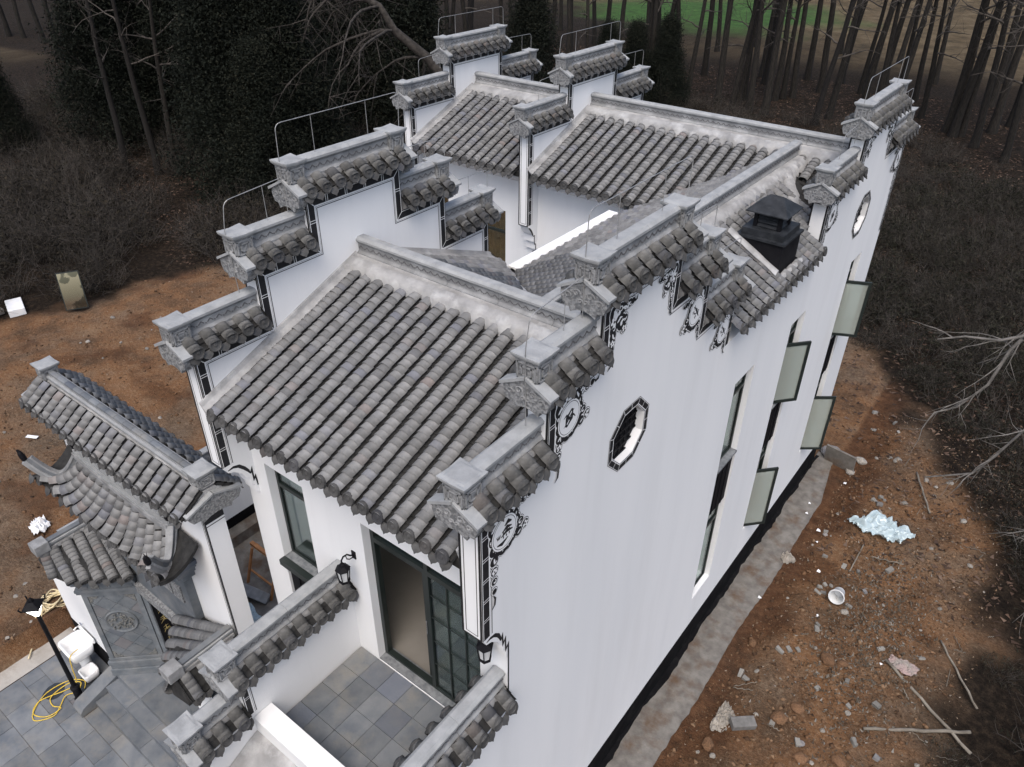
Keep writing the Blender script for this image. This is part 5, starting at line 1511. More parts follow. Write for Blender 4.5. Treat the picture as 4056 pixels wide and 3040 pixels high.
moist = ramp(tnoise(4.0, 9, .7), [(.3, (.030, .016, .010)), (.5, (.085, .040, .021)), (.7, (.16, .08, .042))])
m0 = nd(t, 'ShaderNodeMix', data_type='RGBA'); m0.inputs[0].default_value = .42; L.new(soilA, m0.inputs[6]); L.new(soilB, m0.inputs[7])
m0b = mixc(attr('moist'), m0.outputs[2], moist)
litter = ramp(tnoise(6.5, 10, .75), [(.32, (.006, .005, .004)), (.48, (.016, .012, .009)), (.60, (.036, .026, .018)), (.74, (.08, .058, .042))])
fieldc = ramp(tnoise(.5, 10, .7), [(.3, (.04, .032, .02)), (.5, (.10, .075, .045)), (.7, (.16, .125, .08))])
greenc = ramp(tnoise(.9, 8, .7), [(.3, (.03, .05, .02)), (.6, (.05, .11, .03)), (.75, (.10, .12, .05))])
c = mixc(attr('soil'), litter, m0b); c = mixc(attr('field'), c, fieldc); c = mixc(attr('green'), c, greenc)
L.new(c, b.inputs['Base Color'])
bp = nd(t, 'ShaderNodeBump'); bp.inputs['Strength'].default_value = .9; bp.inputs['Distance'].default_value = .10; L.new(tnoise(22, 8, .7), bp.inputs['Height']); L.new(bp.outputs[0], b.inputs['Normal'])
me.materials.append(gm)
ground = bpy.data.objects.new('ground', me); col.objects.link(ground); tag(ground, kind='structure')

# concrete drain strip along the side wall, broken at its edge
vs = []; fs = []; n = 130
for i in range(n + 1):
    y = 2.0 + 15.9 * i / n
    e = .74 + n2(0, y, .5, 8) * .07 + n2(0, y, 5, 9) * .03
    if y > 16: e -= (y - 16) * .16
    vs += [(.013, y, .02), (.30, y, .012 + n2(3, y, 2) * .008), (e, y, .018 + n2(5, y, 2.3) * .01), (e + .03, y, -.12)]
for i in range(n):
    for k in range(3): fs.append((i * 4 + k, i * 4 + k + 1, i * 4 + 5 + k, i * 4 + 4 + k))
dp = MB().add(vs, fs).build('drain_strip_pavement', M['concrete'], smooth=True); tag(dp, kind='structure')
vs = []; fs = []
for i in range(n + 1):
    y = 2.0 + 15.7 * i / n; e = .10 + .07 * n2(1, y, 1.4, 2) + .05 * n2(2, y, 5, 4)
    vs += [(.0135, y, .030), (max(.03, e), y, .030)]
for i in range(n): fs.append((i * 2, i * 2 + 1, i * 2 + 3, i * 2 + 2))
MB().add(vs, fs).build('black_base_strip', M['plinth'], dp)  # irregular black strip on the concrete along the wall base
# forecourt paved in slate
fp = MB(); fp.box(-10.26, -2.93, -4, 2.75, -.62, -.512); fore = fp.build('forecourt_pavement', M['concrete']); tag(fore, kind='structure')
y = -1.21; row = 0
while y < 1.86:
    y2 = min(y + .54, 1.86); x = -10.25 - (row % 2) * .32
    while x < -4.6:
        x2 = x + .64
        a, b_ = max(x, -10.25), x2
        if b_ - a > .05:
            mb = MB(); mb.box(a + .004, b_ - .004, y + .004, y2 - .004, -.511, -.5 + rng.uniform(-.002, .003)); mb.build('paver', M['slate'], fore)
        x = x2
    y = y2; row += 1
x = -10.25
while x < -8.75:
    x2 = min(x + .64, -8.75)
    for (a, b_) in ((1.86, 2.30), (2.30, 2.74)):
        mb = MB(); mb.box(x + .004, x2 - .004, a + .004, b_ - .004, -.511, -.5 + rng.uniform(-.002, .003)); mb.build('paver', M['slate'], fore)
    x = x2
x = -8.42
while x < -4.7:
    x2 = x + .9
    mb = MB(); mb.box(x + .004, x2 - .004, 1.864, 2.128, -.511, -.5 + rng.uniform(-.002, .003)); mb.build('paver', M['slate'], fore)
    x = x2
ce = MB(); vs = []; fs = []
for i in range(40):
    y = -3 + 5.75 * i / 39; e = -10.70 + n2(1, y, 2.0, 3) * .07
    vs += [(-10.265, y, -.496), (e, y, -.504), (e - .05, y, -.62)]
for i in range(39):
    for k in range(2): fs.append((i * 3 + k, i * 3 + k + 1, i * 3 + 4 + k, i * 3 + 3 + k))
M['screed'] = material('pale_screed', (.33, .31, .28), (.42, .40, .37), scale=2.5, rough=.95, bump=.4, bscale=22, c3=(.22, .20, .17), scale3=2, amt3=.6)
o = ce.add(vs, fs).build('screed_edge_pavement', M['screed']); tag(o, kind='structure')
# damp patches on the slate
wet = material('wet_slate', (.022, .026, .03), (.035, .04, .045), scale=4, rough=.25, spec=.5)
def blob(name, cx, cy, r, z, seed, mat, kx=1.0):
    n = 26; vs = [(cx + kx * r * (1 + .35 * n2(math.cos(6.283 * k / n) * 1.3, math.sin(6.283 * k / n) * 1.3, 1, seed)) * math.cos(6.283 * k / n), cy + r * (1 + .4 * n2(math.cos(6.283 * k / n) * 1.3, math.sin(6.283 * k / n) * 1.3, 1, seed + 5)) * math.sin(6.283 * k / n), z) for k in range(n)]
    o = MB().add(vs, [tuple(range(n))]).build(name, mat, fore); return o
blob('damp_patch', -9.42, 1.79, .20, -.4955, 3, wet); blob('damp_patch', -9.08, 2.34, .26, -.4955, 8, wet)

# ------------------------------------------------------------------ street lamp, sink, hose, pipe
lp = empty('street_lamp', (-8.88, 2.025, -.5), 'black post lamp with lit frosted shade standing on the slate forecourt', 'street lamp')
T0 = Matrix.Translation((-8.88, 2.025, -.5))
MB().lathe([(.10, 0), (.10, .03), (.075, .05), (.07, .30), (.085, .32), (.085, .36), (.06, .40)], T0, 16).build('base', M['panel'], lp)
MB().lathe([(.042, .40), (.036, 2.46)], T0, 12).build('post', M['panel'], lp)
MB().lathe([(.05, 2.46), (.065, 2.49), (.165, 2.70)], T0, 4).build('lamp_shade', M['bulb'], lp)
MB().lathe([(.20, 2.70), (.20, 2.72), (.11, 2.78), (.05, 2.81), (.045, 2.85), (.015, 2.90)], T0, 4).build('lamp_roof', M['panel'], lp)
for k in range(4):
    a = R(90 * k); d = Vector((math.cos(a), math.sin(a), 0))
    MB().tube([Vector((-8.88, 2.025, 2.0)) + d * .07, Vector((-8.88, 2.025, 2.18)) + d * .16], .008, 5).build('lamp_bar', M['panel'], lp)
    MB().tube([Vector((-8.88, 2.025, 2.20)) + d * .20, Vector((-8.88, 2.025, 2.28)) + d * .23, Vector((-8.88, 2.025, 2.32)) + d * .19], [.012, .016, .004], 5).build('lamp_finial', M['panel'], lp)

def basin(name, cx, cy, z0, w_, d_, h, label):
    root = empty(name, (cx, cy, z0), label, 'sink')
    def ringv(sx, sy, z, n=24):
        return [(cx + math.copysign(abs(math.cos(6.283 * k / n)) ** .35, math.cos(6.283 * k / n)) * sx, cy + math.copysign(abs(math.sin(6.283 * k / n)) ** .35, math.sin(6.283 * k / n)) * sy, z) for k in range(n)]
    rings = [ringv(w_ * .36, d_ * .36, z0), ringv(w_ * .44, d_ * .44, z0 + h * .2), ringv(w_ * .5, d_ * .5, z0 + h), ringv(w_ * .43, d_ * .41, z0 + h), ringv(w_ * .36, d_ * .34, z0 + h * .35), ringv(w_ * .1, d_ * .1, z0 + h * .28)]
    vs = [p for r_ in rings for p in r_]; fs = []
    for i in range(len(rings) - 1):
        for k in range(24): fs.append((i * 24 + k, i * 24 + (k + 1) % 24, i * 24 + 24 + (k + 1) % 24, i * 24 + 24 + k))
    fs.append(tuple(reversed(range(24)))); fs.append(tuple(range(120, 144)))
    MB().add(vs, fs).build('basin', M['ceramic'], root, smooth=True, bevel=0)
    return root
sk = basin('utility_sink', -9.50, 2.46, -.08, .62, .48, .29, 'white ceramic utility sink with chrome tap against the black plinth')
MB().lathe([(.13, .0), (.10, .06), (.12, .42)], Matrix.Translation((-9.45, 2.48, -.5)), 16).build('pedestal', M['ceramic'], sk)
MB().box(-9.79, -9.21, 2.685, 2.725, .19, .31).build('splash_back', M['ceramic'], sk, bevel=.012)
MB().tube([(-9.58, 2.745, .47), (-9.58, 2.61, .49), (-9.58, 2.56, .47), (-9.58, 2.55, .42)], .012, 8).build('tap', M['chrome'], sk)
MB().tube([(-9.62, 2.71, .50), (-9.54, 2.71, .50)], .014, 8).build('tap_handle', M['chrome'], sk)
sk2 = basin('mop_basin', -9.17, 2.40, -.495, .31, .31, .21, 'small white ceramic mop basin on the wet paving below the sink')
def curve_tube(name, pts, r, mat, label, cat, closed=False):
    P = [Vector(p) for p in pts]; Q = []
    for i in range(len(P) - 1):
        p0, p1, p2, p3 = P[max(i - 1, 0)], P[i], P[i + 1], P[min(i + 2, len(P) - 1)]
        for k in range(6):
            t = k / 6; Q.append(.5 * ((2 * p1) + (p2 - p0) * t + (2 * p0 - 5 * p1 + 4 * p2 - p3) * t * t + (3 * p1 - p0 - 3 * p2 + p3) * t ** 3))
    Q.append(P[-1])
    o = MB().tube(Q, r, 6).build(name, mat, smooth=True); tag(o, label, cat); return o
hz = -.482
curve_tube('garden_hose', [(-9.419, 2.440, 0.12), (-9.263, 2.243, 0.22), (-9.201, 2.181, 0.0), (-9.180, 2.129, -0.4), (-9.263, 1.921, hz), (-9.419, 1.506, hz), (-9.243, 1.298, hz), (-8.973, 1.433, hz), (-8.931, 1.682, hz + .02), (-9.118, 1.610, hz), (-9.326, 1.682, hz + .01), (-9.367, 2.025, hz), (-9.201, 2.202, hz), (-9.056, 2.056, hz), (-9.118, 1.869, hz + .02), (-9.004, 1.703, hz), (-8.890, 1.516, hz), (-9.076, 1.246, hz), (-9.305, 1.350, hz + .01), (-9.492, 1.682, hz), (-9.419, 2.077, hz), (-9.180, 2.264, hz), (-9.004, 2.181, hz)], .0095, M['yellow'], 'coiled yellow garden hose hanging from the sink onto the slate', 'hose')
pts = []
r4 = random.Random(3)
for i in range(34):
    a = i * 2.45; r_ = .42 + r4.uniform(-.1, .08); cx_, cy_ = -11.55 + math.cos(a) * r_ * .8, 2.86 + math.sin(a) * r_; pts.append((cx_, cy_, height(cx_, cy_) + .04 + .02 * (i % 4) + .05 * r4.random()))
pts += [(-11.1, 2.34, -.44), (-10.8, 2.03, -.45), (-10.55, 1.82, -.46)]
curve_tube('plastic_conduit', pts, .016, M['rope'], 'tangled heap of cream plastic conduit on the soil beside the gate', 'pipe')
# bottle on the ledge
bt = empty('water_bottle', (-10.05, 2.58, -.5), 'clear plastic water bottle standing by the black plinth', 'bottle')
MB().lathe([(.035, 0), (.035, .15), (.015, .19), (.015, .21)], Matrix.Translation((-10.05, 2.58, -.5)), 12).build('bottle_body', M['glass_pale'], bt)
MB().lathe([(.017, .205), (.017, .235)], Matrix.Translation((-10.05, 2.58, -.5)), 10).build('bottle_cap', M['foam'], bt)

# ------------------------------------------------------------------ litter and rubble
def stone_mesh(seed, sub=2):
    bm = bmesh.new(); bmesh.ops.create_icosphere(bm, subdivisions=sub, radius=1)
    for v in bm.verts:
        k = 1 + .35 * noise.noise(v.co * 1.3 + Vector((seed * 7.1, 0, 0))) + .12 * noise.noise(v.co * 3.1 + Vector((0, seed * 3.3, 0)))
        v.co *= k
    me = bpy.data.meshes.new('stone'); bm.to_mesh(me); bm.free(); me.materials.append(M['rubble']); return me
M['rubble'] = material('grey_rubble', (.16, .145, .125), (.30, .28, .25), scale=5, rough=.95, bump=.4, rnd=.3)
M['clod'] = material('clay_clod', (.11, .062, .034), (.18, .10, .055), scale=5, rough=.97, bump=.5, rnd=.2)
M['cement'] = material('cement_block', (.17, .165, .15), (.27, .26, .24), scale=9, rough=.95, bump=.4, rnd=.3)
stones = [stone_mesh(i) for i in range(6)]
clods = []
for i in range(4):
    me = stone_mesh(20 + i); me.materials[0] = M['clod']; clods.append(me)
def brick_mesh(seed):
    r5 = random.Random(seed); mb = MB(); mb.box(-1, 1, -1, 1, -1, 1)
    mb.v = [tuple(c * r5.uniform(.82, 1.08) for c in v) for v in mb.v]
    return mb.mesh('brick', M['cement'])
bricks = [brick_mesh(i) for i in range(5)]
def lay(mesh, name, x, y, sx, sy, sz, rz, label, cat, group, tilt=.25):
    o = bpy.data.objects.new(name, mesh); col.objects.link(o)
    o.location = (x, y, height(x, y) + sz * .45); o.scale = (sx, sy, sz); o.rotation_euler = (rng.uniform(-tilt, tilt), rng.uniform(-tilt, tilt), rz)
    return tag(o, label, cat, group)
SPOT = [(1.2, 15.0), (1.75, 13.25), (1.68, 13.1), (1.8, 13.0), (1.7, 12.9), (2.35, 12.95), (2.5, 13.5), (1.45, 14.2), (1.9, 14.1), (2.2, 14.15), (2.75, 14.6), (2.0, 12.0), (2.02, 11.9), (1.75, 11.1), (1.62, 10.95), (1.9, 11.2), (1.2, 10.1), (1.35, 10.0), (3.2, 12.2), (3.1, 10.6), (3.5, 10.9), (3.9, 12.5), (2.9, 11.1), (2.1, 9.4), (3.4, 9.9), (2.6, 9.3), (1.8, 16.6), (1.95, 16.5), (2.0, 16.75), (1.9, 16.8), (3.8, 9.9), (2.5, 10.6), (1.3, 20.4), (.9, 19.8), (1.5, 20.0), (.7, 20.6)]
for i, (x, y) in enumerate(SPOT):
    lay(bricks[i % 5], 'broken_brick', x, y, rng.uniform(.04, .09), rng.uniform(.03, .05), rng.uniform(.025, .045), rng.uniform(0, 3), 'small broken grey cement brick lying on the orange soil beside the house', 'brick', 'broken cement bricks on the soil')
for i in range(60):
    y = rng.uniform(7.5, 19); x = rng.uniform(1.05, soil_edge(y) + .3)
    s = rng.uniform(.02, .06) if i > 14 else rng.uniform(.05, .1)
    lay(stones[i % 6], 'stone', x, y, s, s * rng.uniform(.7, 1.2), s * .6, rng.uniform(0, 6), 'loose grey stone on the orange soil beside the house', 'stone', 'stones on the soil by the side wall')
for i, (x, y, s) in enumerate([(2.35, 9.95, .13), (2.15, 9.55, .16), (1.1, 10.9, .09), (2.45, 11.3, .15), (2.7, 11.45, .12), (1.35, 8.3, .12), (3.3, 9.4, .14), (2.75, 9.05, .13), (3.05, 8.8, .15), (2.55, 8.6, .12)]):
    lay(clods[i % 4], 'clay_clod', x, y, s, s * .8, s * .6, i, 'lump of dry orange clay on the bank beside the house', 'clod', 'clay clods on the bank')
for i in range(45):
    x = rng.uniform(-22, -10.6); y = rng.uniform(1, 13); s = rng.uniform(.025, .08)
    lay(stones[i % 6], 'stone', x, y, s, s * rng.uniform(.7, 1.2), s * .6, rng.uniform(0, 6), 'small stone on the open soil beyond the gate', 'stone', 'stones on the soil beyond the gate')
for i, (x, y, s, rz) in enumerate([(.35, 18.0, .30, .3), (.75, 17.9, .22, 1.0), (1.05, 18.2, .16, .2), (.95, 17.6, .15, 2)]):
    lay(stones[i], 'boulder', x, y, s, s * .8, s * .55, rz, 'pale boulder piled against the rear corner of the house', 'boulder', 'boulders at the rear corner')
bl = MB(); bl.box(-.22, .22, -.10, .10, -.07, .07); ob = bl.build('cement_block', M['cement'], bevel=.008); ob.location = (1.69, 8.98, height(1.69, 8.98) + .08); ob.rotation_euler = (.1, .05, .75); tag(ob, 'whole pale cement block lying on the soil beside grey sacking', 'block')
bl = MB(); bl.box(-.40, .40, -.03, .03, -.28, .28); ob = bl.build('stone_slab', M['concrete'], bevel=.01); ob.location = (.62, 17.62, .25); ob.rotation_euler = (.15, 0, -.15); tag(ob, 'grey stone slab set on edge across the end of the drain strip', 'slab')
# plastic sheeting, sacking
M['film'] = pane_mat('blue_plastic_film', (.55, .68, .74), .35)
M['sack'] = material('grey_sacking', (.26, .24, .21), (.36, .33, .29), scale=9, rough=.9)
def crumple(name, cx, cy, ax, ay, h, seed, mat, label, cat, tail=None, n=44, base=None):
    vs = []; fs = []
    z0 = height(cx, cy) if base is None else base
    for j in range(n + 1):
        for i in range(n + 1):
            u = i / n * 2 - 1; v = j / n * 2 - 1
            rr_ = math.hypot(u, v); a = math.atan2(v, u)
            k = 1 + .35 * noise.noise(Vector((math.cos(a) * 1.5, math.sin(a) * 1.5, seed)))
            x = u * ax * k; y = v * ay * k
            if tail and u < -.2: y = y * (.35 + .65 * math.exp(-((u + .2) * 2.5) ** 2)) + (u + .2) * tail
            z = h * max(0, 1 - rr_ ** 2) * .5 + h * abs(noise.noise(Vector((u * 3.2, v * 3.2, seed + 3)))) * 1.1 + h * .35 * abs(noise.noise(Vector((u * 8, v * 8, seed + 9))))
            vs.append((cx + x, cy + y, z0 + .012 + z))
    for j in range(n):
        for i in range(n):
            if math.hypot((i + .5) / n * 2 - 1, (j + .5) / n * 2 - 1) < 1.08:
                fs.append((j * (n + 1) + i, j * (n + 1) + i + 1, (j + 1) * (n + 1) + i + 1, (j + 1) * (n + 1) + i))
    o = MB().add(vs, fs).build(name, mat, smooth=(mat is M['film'])); return tag(o, label, cat)
crumple('plastic_sheet', 2.2, 15.75, .62, .36, .26, 2.2, M['film'], 'crumpled pale blue plastic sheet on the orange soil', 'plastic sheet', tail=.25)
crumple('sacking', 1.35, 8.95, .16, .34, .12, 7.7, M['sack'], 'grey sacking bundle lying beside the cement block', 'sack')
crumple('plastic_bag', .82, 13.6, .17, .15, .12, 5.5, M['sack'], 'small grey plastic bag on the edge of the concrete strip', 'bag')
crumple('plastic_sheet', -7.55, 5.0, .42, .22, .12, 9.1, M['film'], 'clear plastic wrapping dropped on the yard floor behind the gate', 'plastic sheet', base=.06)
crumple('foam_scrap', -14.2, 3.75, .26, .22, .22, 4.4, M['foam'], 'broken white foam packing on the soil left of the gate', 'foam', n=14)
crumple('paper_scrap', 3.65, 12.1, .28, .16, .07, 3.1, material('torn_pink_paper', (.26, .24, .22), (.34, .25, .24), scale=5, rough=.9), 'torn pinkish paper sack in the scrub edge', 'paper', n=20)
pp = MB(); pp.box(-.16, .16, -.055, .055, 0, .012); ob = pp.build('paper_strip', M['foam']); ob.location = (-17.4, 5.2, height(-17.4, 5.2) + .02); ob.rotation_euler = (0, .05, .55); tag(ob, 'white paper strip on the soil beyond the gate', 'paper')
for i, (x, y) in enumerate([(1.05, 14.9), (.62, 15.3), (.55, 15.7), (1.5, 13.6), (1.9, 12.3), (3.3, 11.9), (.75, 12.1), (1.0, 17.0), (1.15, 14.5), (2.2, 13.0)]):
    mb = MB(); s = rng.uniform(.025, .05); mb.add([(-s, -s * .6, 0), (s, -s, .01), (s * .8, s * .7, 0), (-s * .5, s, .02)], [(0, 1, 2, 3)]); o = mb.build('paper_fleck', M['foam']); o.location = (x, y, max(height(x, y), .02) + .015); o.rotation_euler[2] = rng.uniform(0, 6); tag(o, 'small white scrap of litter on the ground beside the house', 'litter', 'white scraps beside the house')
# plastic tub on its side
tub = empty('plastic_tub', (2.08, 12.9, .1), 'pale grey plastic tub lying on its side in the rubble', 'tub')
Tm = Matrix.Translation((2.08, 12.95, height(2.08, 12.95) + .15)) @ Matrix.Rotation(R(72), 4, 'X') @ Matrix.Rotation(R(20), 4, 'Z')
mb = MB(); mb.lathe([(.11, -.14), (.15, .13), (.165, .14), (.165, .155), (.145, .155), (.135, .13), (.10, -.12)], Tm, 24, cap=False); mb.build('tub_wall', M['frost'], tub, smooth=True)
MB().lathe([(.11, -.14), (.11, -.125), (.02, -.12)], Tm, 24).build('tub_base', M['frost'], tub)
# mirror panel leaning at the shrubs, foam blocks
mr_ = empty('mirror_panel', (-23.4, 9.6, 0), 'framed mirror panel leaning upright at the edge of the shrubs', 'mirror')
M['mirror'] = material('painted_reflection_mirror', (.75, .82, .82), (.3, .35, .36), scale=1.5, rough=.06, metal=1.0, contrast=(.48, .52))  # pale and dark blotches painted into the colour as reflections
Rm = Matrix.Translation((-23.4, 9.6, .0)) @ Matrix.Rotation(R(60), 4, 'Z') @ Matrix.Rotation(R(-12), 4, 'X')
MB().mbox(Rm, -.36, .36, -.02, .02, .06, 1.40).build('mirror_frame', M['frame'], mr_); MB().mbox(Rm, -.33, .33, -.027, -.021, .09, 1.37).build('mirror_face', M['mirror'], mr_)
for i, (x, y, w_, d_, h, rz) in enumerate([(-25.2, 8.3, .50, .26, .14, -.3), (-25.6, 7.6, .5, .26, .10, .1)]):
    mb = MB(); mb.box(-w_, w_, -d_, d_, 0, h * 2); o = mb.build('foam_block', M['foam'] if i == 0 else M['concrete'], bevel=.02); o.location = (x, y, height(x, y) - .02); o.rotation_euler[2] = rz
    tag(o, ['large white foam block dumped at the edge of the shrubs', 'grey slab dumped in front of the white foam block'][i], ['block', 'slab'][i])
# bamboo poles and sticks
M['bamboo'] = material('weathered_bamboo', (.12, .105, .085), (.20, .18, .15), scale=5, rough=.8, rnd=.2)
def pole(a, b, r, label, cat='pole', group=None, name='bamboo_pole'):
    a, b = Vector(a), Vector(b); k = 9
    P = [a.lerp(b, i / k) + Vector((0, 0, .02 * math.sin(i * 2.1))) for i in range(k + 1)]
    o = MB().tube(P, [r * (1.12 if i % 2 else 1.0) for i in range(k + 1)], 7).build(name, M['bamboo'], smooth=True)
    return tag(o, label, cat, group)
def gz(x, y, d=.05): return (x, y, height(x, y) + d)
pole(gz(3.35, 12.0), gz(5.1, 11.0, .15), .028, 'long grey bamboo pole running into the scrub', group='bamboo poles')
pole(gz(3.45, 10.3), gz(5.0, 11.4, .2), .03, 'forked bamboo pole with a white band lying over the scrub', group='bamboo poles')
pole(gz(4.1, 13.2), gz(5.0, 12.0, .1), .02, 'thin bamboo stick in the scrub', group='bamboo poles')
pole(gz(2.35, 18.4), gz(3.0, 16.9), .022, 'straight pale stick lying on the bank past the plastic sheet', 'stick', name='stick')
pole(gz(2.05, 15.0, .04), gz(2.05, 14.0, .04), .014, 'thin upright brown stick below the plastic sheet', 'stick', name='stick')
pole(gz(2.3, 14.75, .05), gz(2.95, 14.9, .05), .012, 'short bent white stick in the rubble', 'stick', name='stick')
for i in range(26):
    y = rng.uniform(8, 20); x = rng.uniform(1.1, soil_edge(y) + .8); a = rng.uniform(0, 6.28); l = rng.uniform(.12, .45)
    pole(gz(x, y, .03), gz(x + math.cos(a) * l, y + math.sin(a) * l, .03), rng.uniform(.004, .009), 'brown twig dropped on the soil beside the house', 'twig', 'twigs on the soil', name='twig')

# ------------------------------------------------------------------ VEGETATION
def np_mesh(name, V, F, mats, rnd=None):
    """V (n,3), F (m,3) triangles"""
    me = bpy.data.meshes.new(name)
    me.vertices.add(len(V)); me.vertices.foreach_set('co', np.asarray(V, dtype=np.float32).ravel())
    F = np.asarray(F, dtype=np.int32); me.loops.add(F.size); me.loops.foreach_set('vertex_index', F.ravel())
    me.polygons.add(len(F)); me.polygons.foreach_set('loop_start', np.arange(0, F.size, F.shape[1], dtype=np.int32)); me.polygons.foreach_set('loop_total', np.full(len(F), F.shape[1], dtype=np.int32))
    for m in (mats if isinstance(mats, (list, tuple)) else [mats]): me.materials.append(m)
    if rnd is not None:
        at = me.attributes.new('rnd', 'FLOAT', 'FACE'); at.data.foreach_set('value', np.asarray(rnd, dtype=np.float32))
    me.update(calc_edges=True); me.validate()
    return me
def leaf_mat(name, dark, mid, warm):
    m = bpy.data.materials.new(name); m.use_nodes = True; t = m.node_tree; b = t.nodes['Principled BSDF']; b.inputs['Roughness'].default_value = .85; b.inputs['Specular IOR Level'].default_value = .15
    a = nd(t, 'ShaderNodeAttribute', attribute_name='rnd'); oi = nd(t, 'ShaderNodeObjectInfo'); ad = nd(t, 'ShaderNodeMath', operation='MULTIPLY_ADD'); ad.inputs[1].default_value = .85
    mm = nd(t, 'ShaderNodeMath', operation='MULTIPLY'); mm.inputs[1].default_value = .15
    t.links.new(oi.outputs['Random'], mm.inputs[0]); t.links.new(a.outputs['Fac'], ad.inputs[0]); t.links.new(mm.outputs[0], ad.inputs[2])
    r = nd(t, 'ShaderNodeValToRGB'); e = r.color_ramp.elements; e[0].color = (*dark, 1); e[1].color = (*warm, 1); q = e.new(.6); q.color = (*mid, 1); t.links.new(ad.outputs[0], r.inputs[0]); t.links.new(r.outputs[0], b.inputs['Base Color'])
    return m
M['bark'] = material('dark_bark', (.008, .007, .006), (.024, .021, .018), scale=9, rough=.95, bump=.6, bscale=14, stretch=(3, 3, .5), rnd=.3)
M['bark_pale'] = material('pale_bark', (.09, .085, .078), (.17, .16, .15), scale=7, rough=.95, bump=.4, bscale=14, rnd=.2)
M['twig'] = material('grey_twig', (.045, .040, .036), (.085, .076, .068), scale=3, rough=.95)
M['twig_dark'] = material('dark_twig', (.035, .030, .026), (.085, .075, .066), scale=3, rough=.95)
M['ever'] = leaf_mat('dark_evergreen_leaf', (.004, .005, .004), (.010, .013, .009), (.028, .027, .018))
M['scrub'] = leaf_mat('winter_scrub_leaf', (.007, .006, .005), (.020, .018, .013), (.055, .044, .030))
M['scrub_green'] = leaf_mat('bamboo_scrub_leaf', (.007, .007, .005), (.020, .020, .014), (.058, .055, .040))
M['dead'] = leaf_mat('dead_leaf', (.030, .020, .015), (.085, .055, .040), (.17, .12, .09))

class Sticks:
    """many thin tapered tubes gathered as triangles"""
    def __init__(s, n=3): s.V = []; s.F = []; s.c = 0; s.n = n
    def add(s, P, R_):
        n = s.n; P = np.asarray(P, float); k = len(P)
        d = np.gradient(P, axis=0); d /= (np.linalg.norm(d, axis=1, keepdims=True) + 1e-9)
        ref = np.array([.31, .83, .46]); a = np.cross(d, ref); a /= (np.linalg.norm(a, axis=1, keepdims=True) + 1e-9); b = np.cross(d, a)
        an = np.arange(n) * 2 * np.pi / n
        ring = P[:, None, :] + (a[:, None, :] * np.cos(an)[None, :, None] + b[:, None, :] * np.sin(an)[None, :, None]) * np.asarray(R_)[:, None, None]
        s.V.append(ring.reshape(-1, 3))
        for i in range(k - 1):
            for j in range(n):
                p = s.c + i * n + j; q = s.c + i * n + (j + 1) % n
                s.F.append((p, q, q + n)); s.F.append((p, q + n, p + n))
        s.c += k * n
    def mesh(s, name, mat, rnd=None): return np_mesh(name, np.concatenate(s.V), s.F, mat)
def limb(rg, p, d, L, r0, k, bend, sag=0.0):
    P = [np.array(p, float)]; d = np.array(d, float); d /= np.linalg.norm(d)
    for i in range(k):
        d = d + rg.normal(0, bend, 3) + np.array([0, 0, -sag]); d /= np.linalg.norm(d); P.append(P[-1] + d * L / k)
    return P, [r0 * (1 - .85 * i / k) for i in range(k + 1)], d
def bare_tree(seed, H=15, r=.2, low=5.0, nb=16, lean=.02, spread=1.0, twigs=5):
    rg = np.random.default_rng(seed)
    tr = Sticks(8); P = [np.array([0, 0, -.3])]; d = np.array([rg.normal(0, lean), rg.normal(0, lean), 1.0]); k = 12
    for i in range(k):
        d = d + np.array([rg.normal(0, .03), rg.normal(0, .03), 0]); d /= np.linalg.norm(d); P.append(P[-1] + d * (H + .3) / k)
    Rr = [r * (1.35 if i == 0 else 1) * (1 - .8 * i / k) for i in range(k + 1)]
    tr.add(P, Rr); br = Sticks(4)
    for b_ in range(nb):
        f = low / H + (1 - low / H) * (b_ + rg.random()) / nb; f = min(f, .97)
        i = min(int(f * k), k - 1); q = P[i] + (P[i + 1] - P[i]) * (f * k - i); a = rg.uniform(0, 6.28); up = rg.uniform(.2, .9)
        L = (1.2 + 2.6 * (1 - f)) * spread * rg.uniform(.7, 1.3)
        B, Rb, _ = limb(rg, q, (math.cos(a), math.sin(a), up), L, Rr[i] * .38 + .008, 6, .16)
        br.add(B, Rb)
        for t_ in range(twigs):
            j = rg.integers(1, 6); a2 = rg.normal(0, 1, 3) + np.array([math.cos(a), math.sin(a), .4]); l2 = L * rg.uniform(.25, .5)
            C_, Rc, _ = limb(rg, B[j], a2, l2, max(.005, Rb[j] * .5), 4, .2); br.add(C_, Rc)
            for u in range(2):
                D_, Rd, _ = limb(rg, C_[rg.integers(1, 4)], a2 + rg.normal(0, .8, 3), l2 * .6, .005, 3, .2); br.add(D_, Rd)
    return tr.mesh('trunk', M['bark']), br.mesh('branches', M['twig_dark'])
variants = [bare_tree(40 + i, H=13 + i % 3, r=1.0 * .2, low=4 + (i % 3), nb=13) for i in range(6)]
def tree(x, y, r, v, label, group, scale=1.0, rot=None, mat=None):
    root = empty('bare_tree', (x, y, 0), label, 'tree', group)
    tm, bm_ = variants[v % len(variants)]
    k = r / .2 * 1.3
    for me_, nm in ((tm, 'trunk'), (bm_, 'crown')):
        o = bpy.data.objects.new(nm, me_); col.objects.link(o); o.parent = root
        o.rotation_euler[2] = rot if rot is not None else rng.uniform(0, 6.28)
        o.scale = (k if nm == 'trunk' else scale, k if nm == 'trunk' else scale, scale)
    # trunk and crown share the turn
    root.children[1].rotation_euler[2] = root.children[0].rotation_euler[2]
    root.children[1].scale = (scale, scale, scale)
    return root
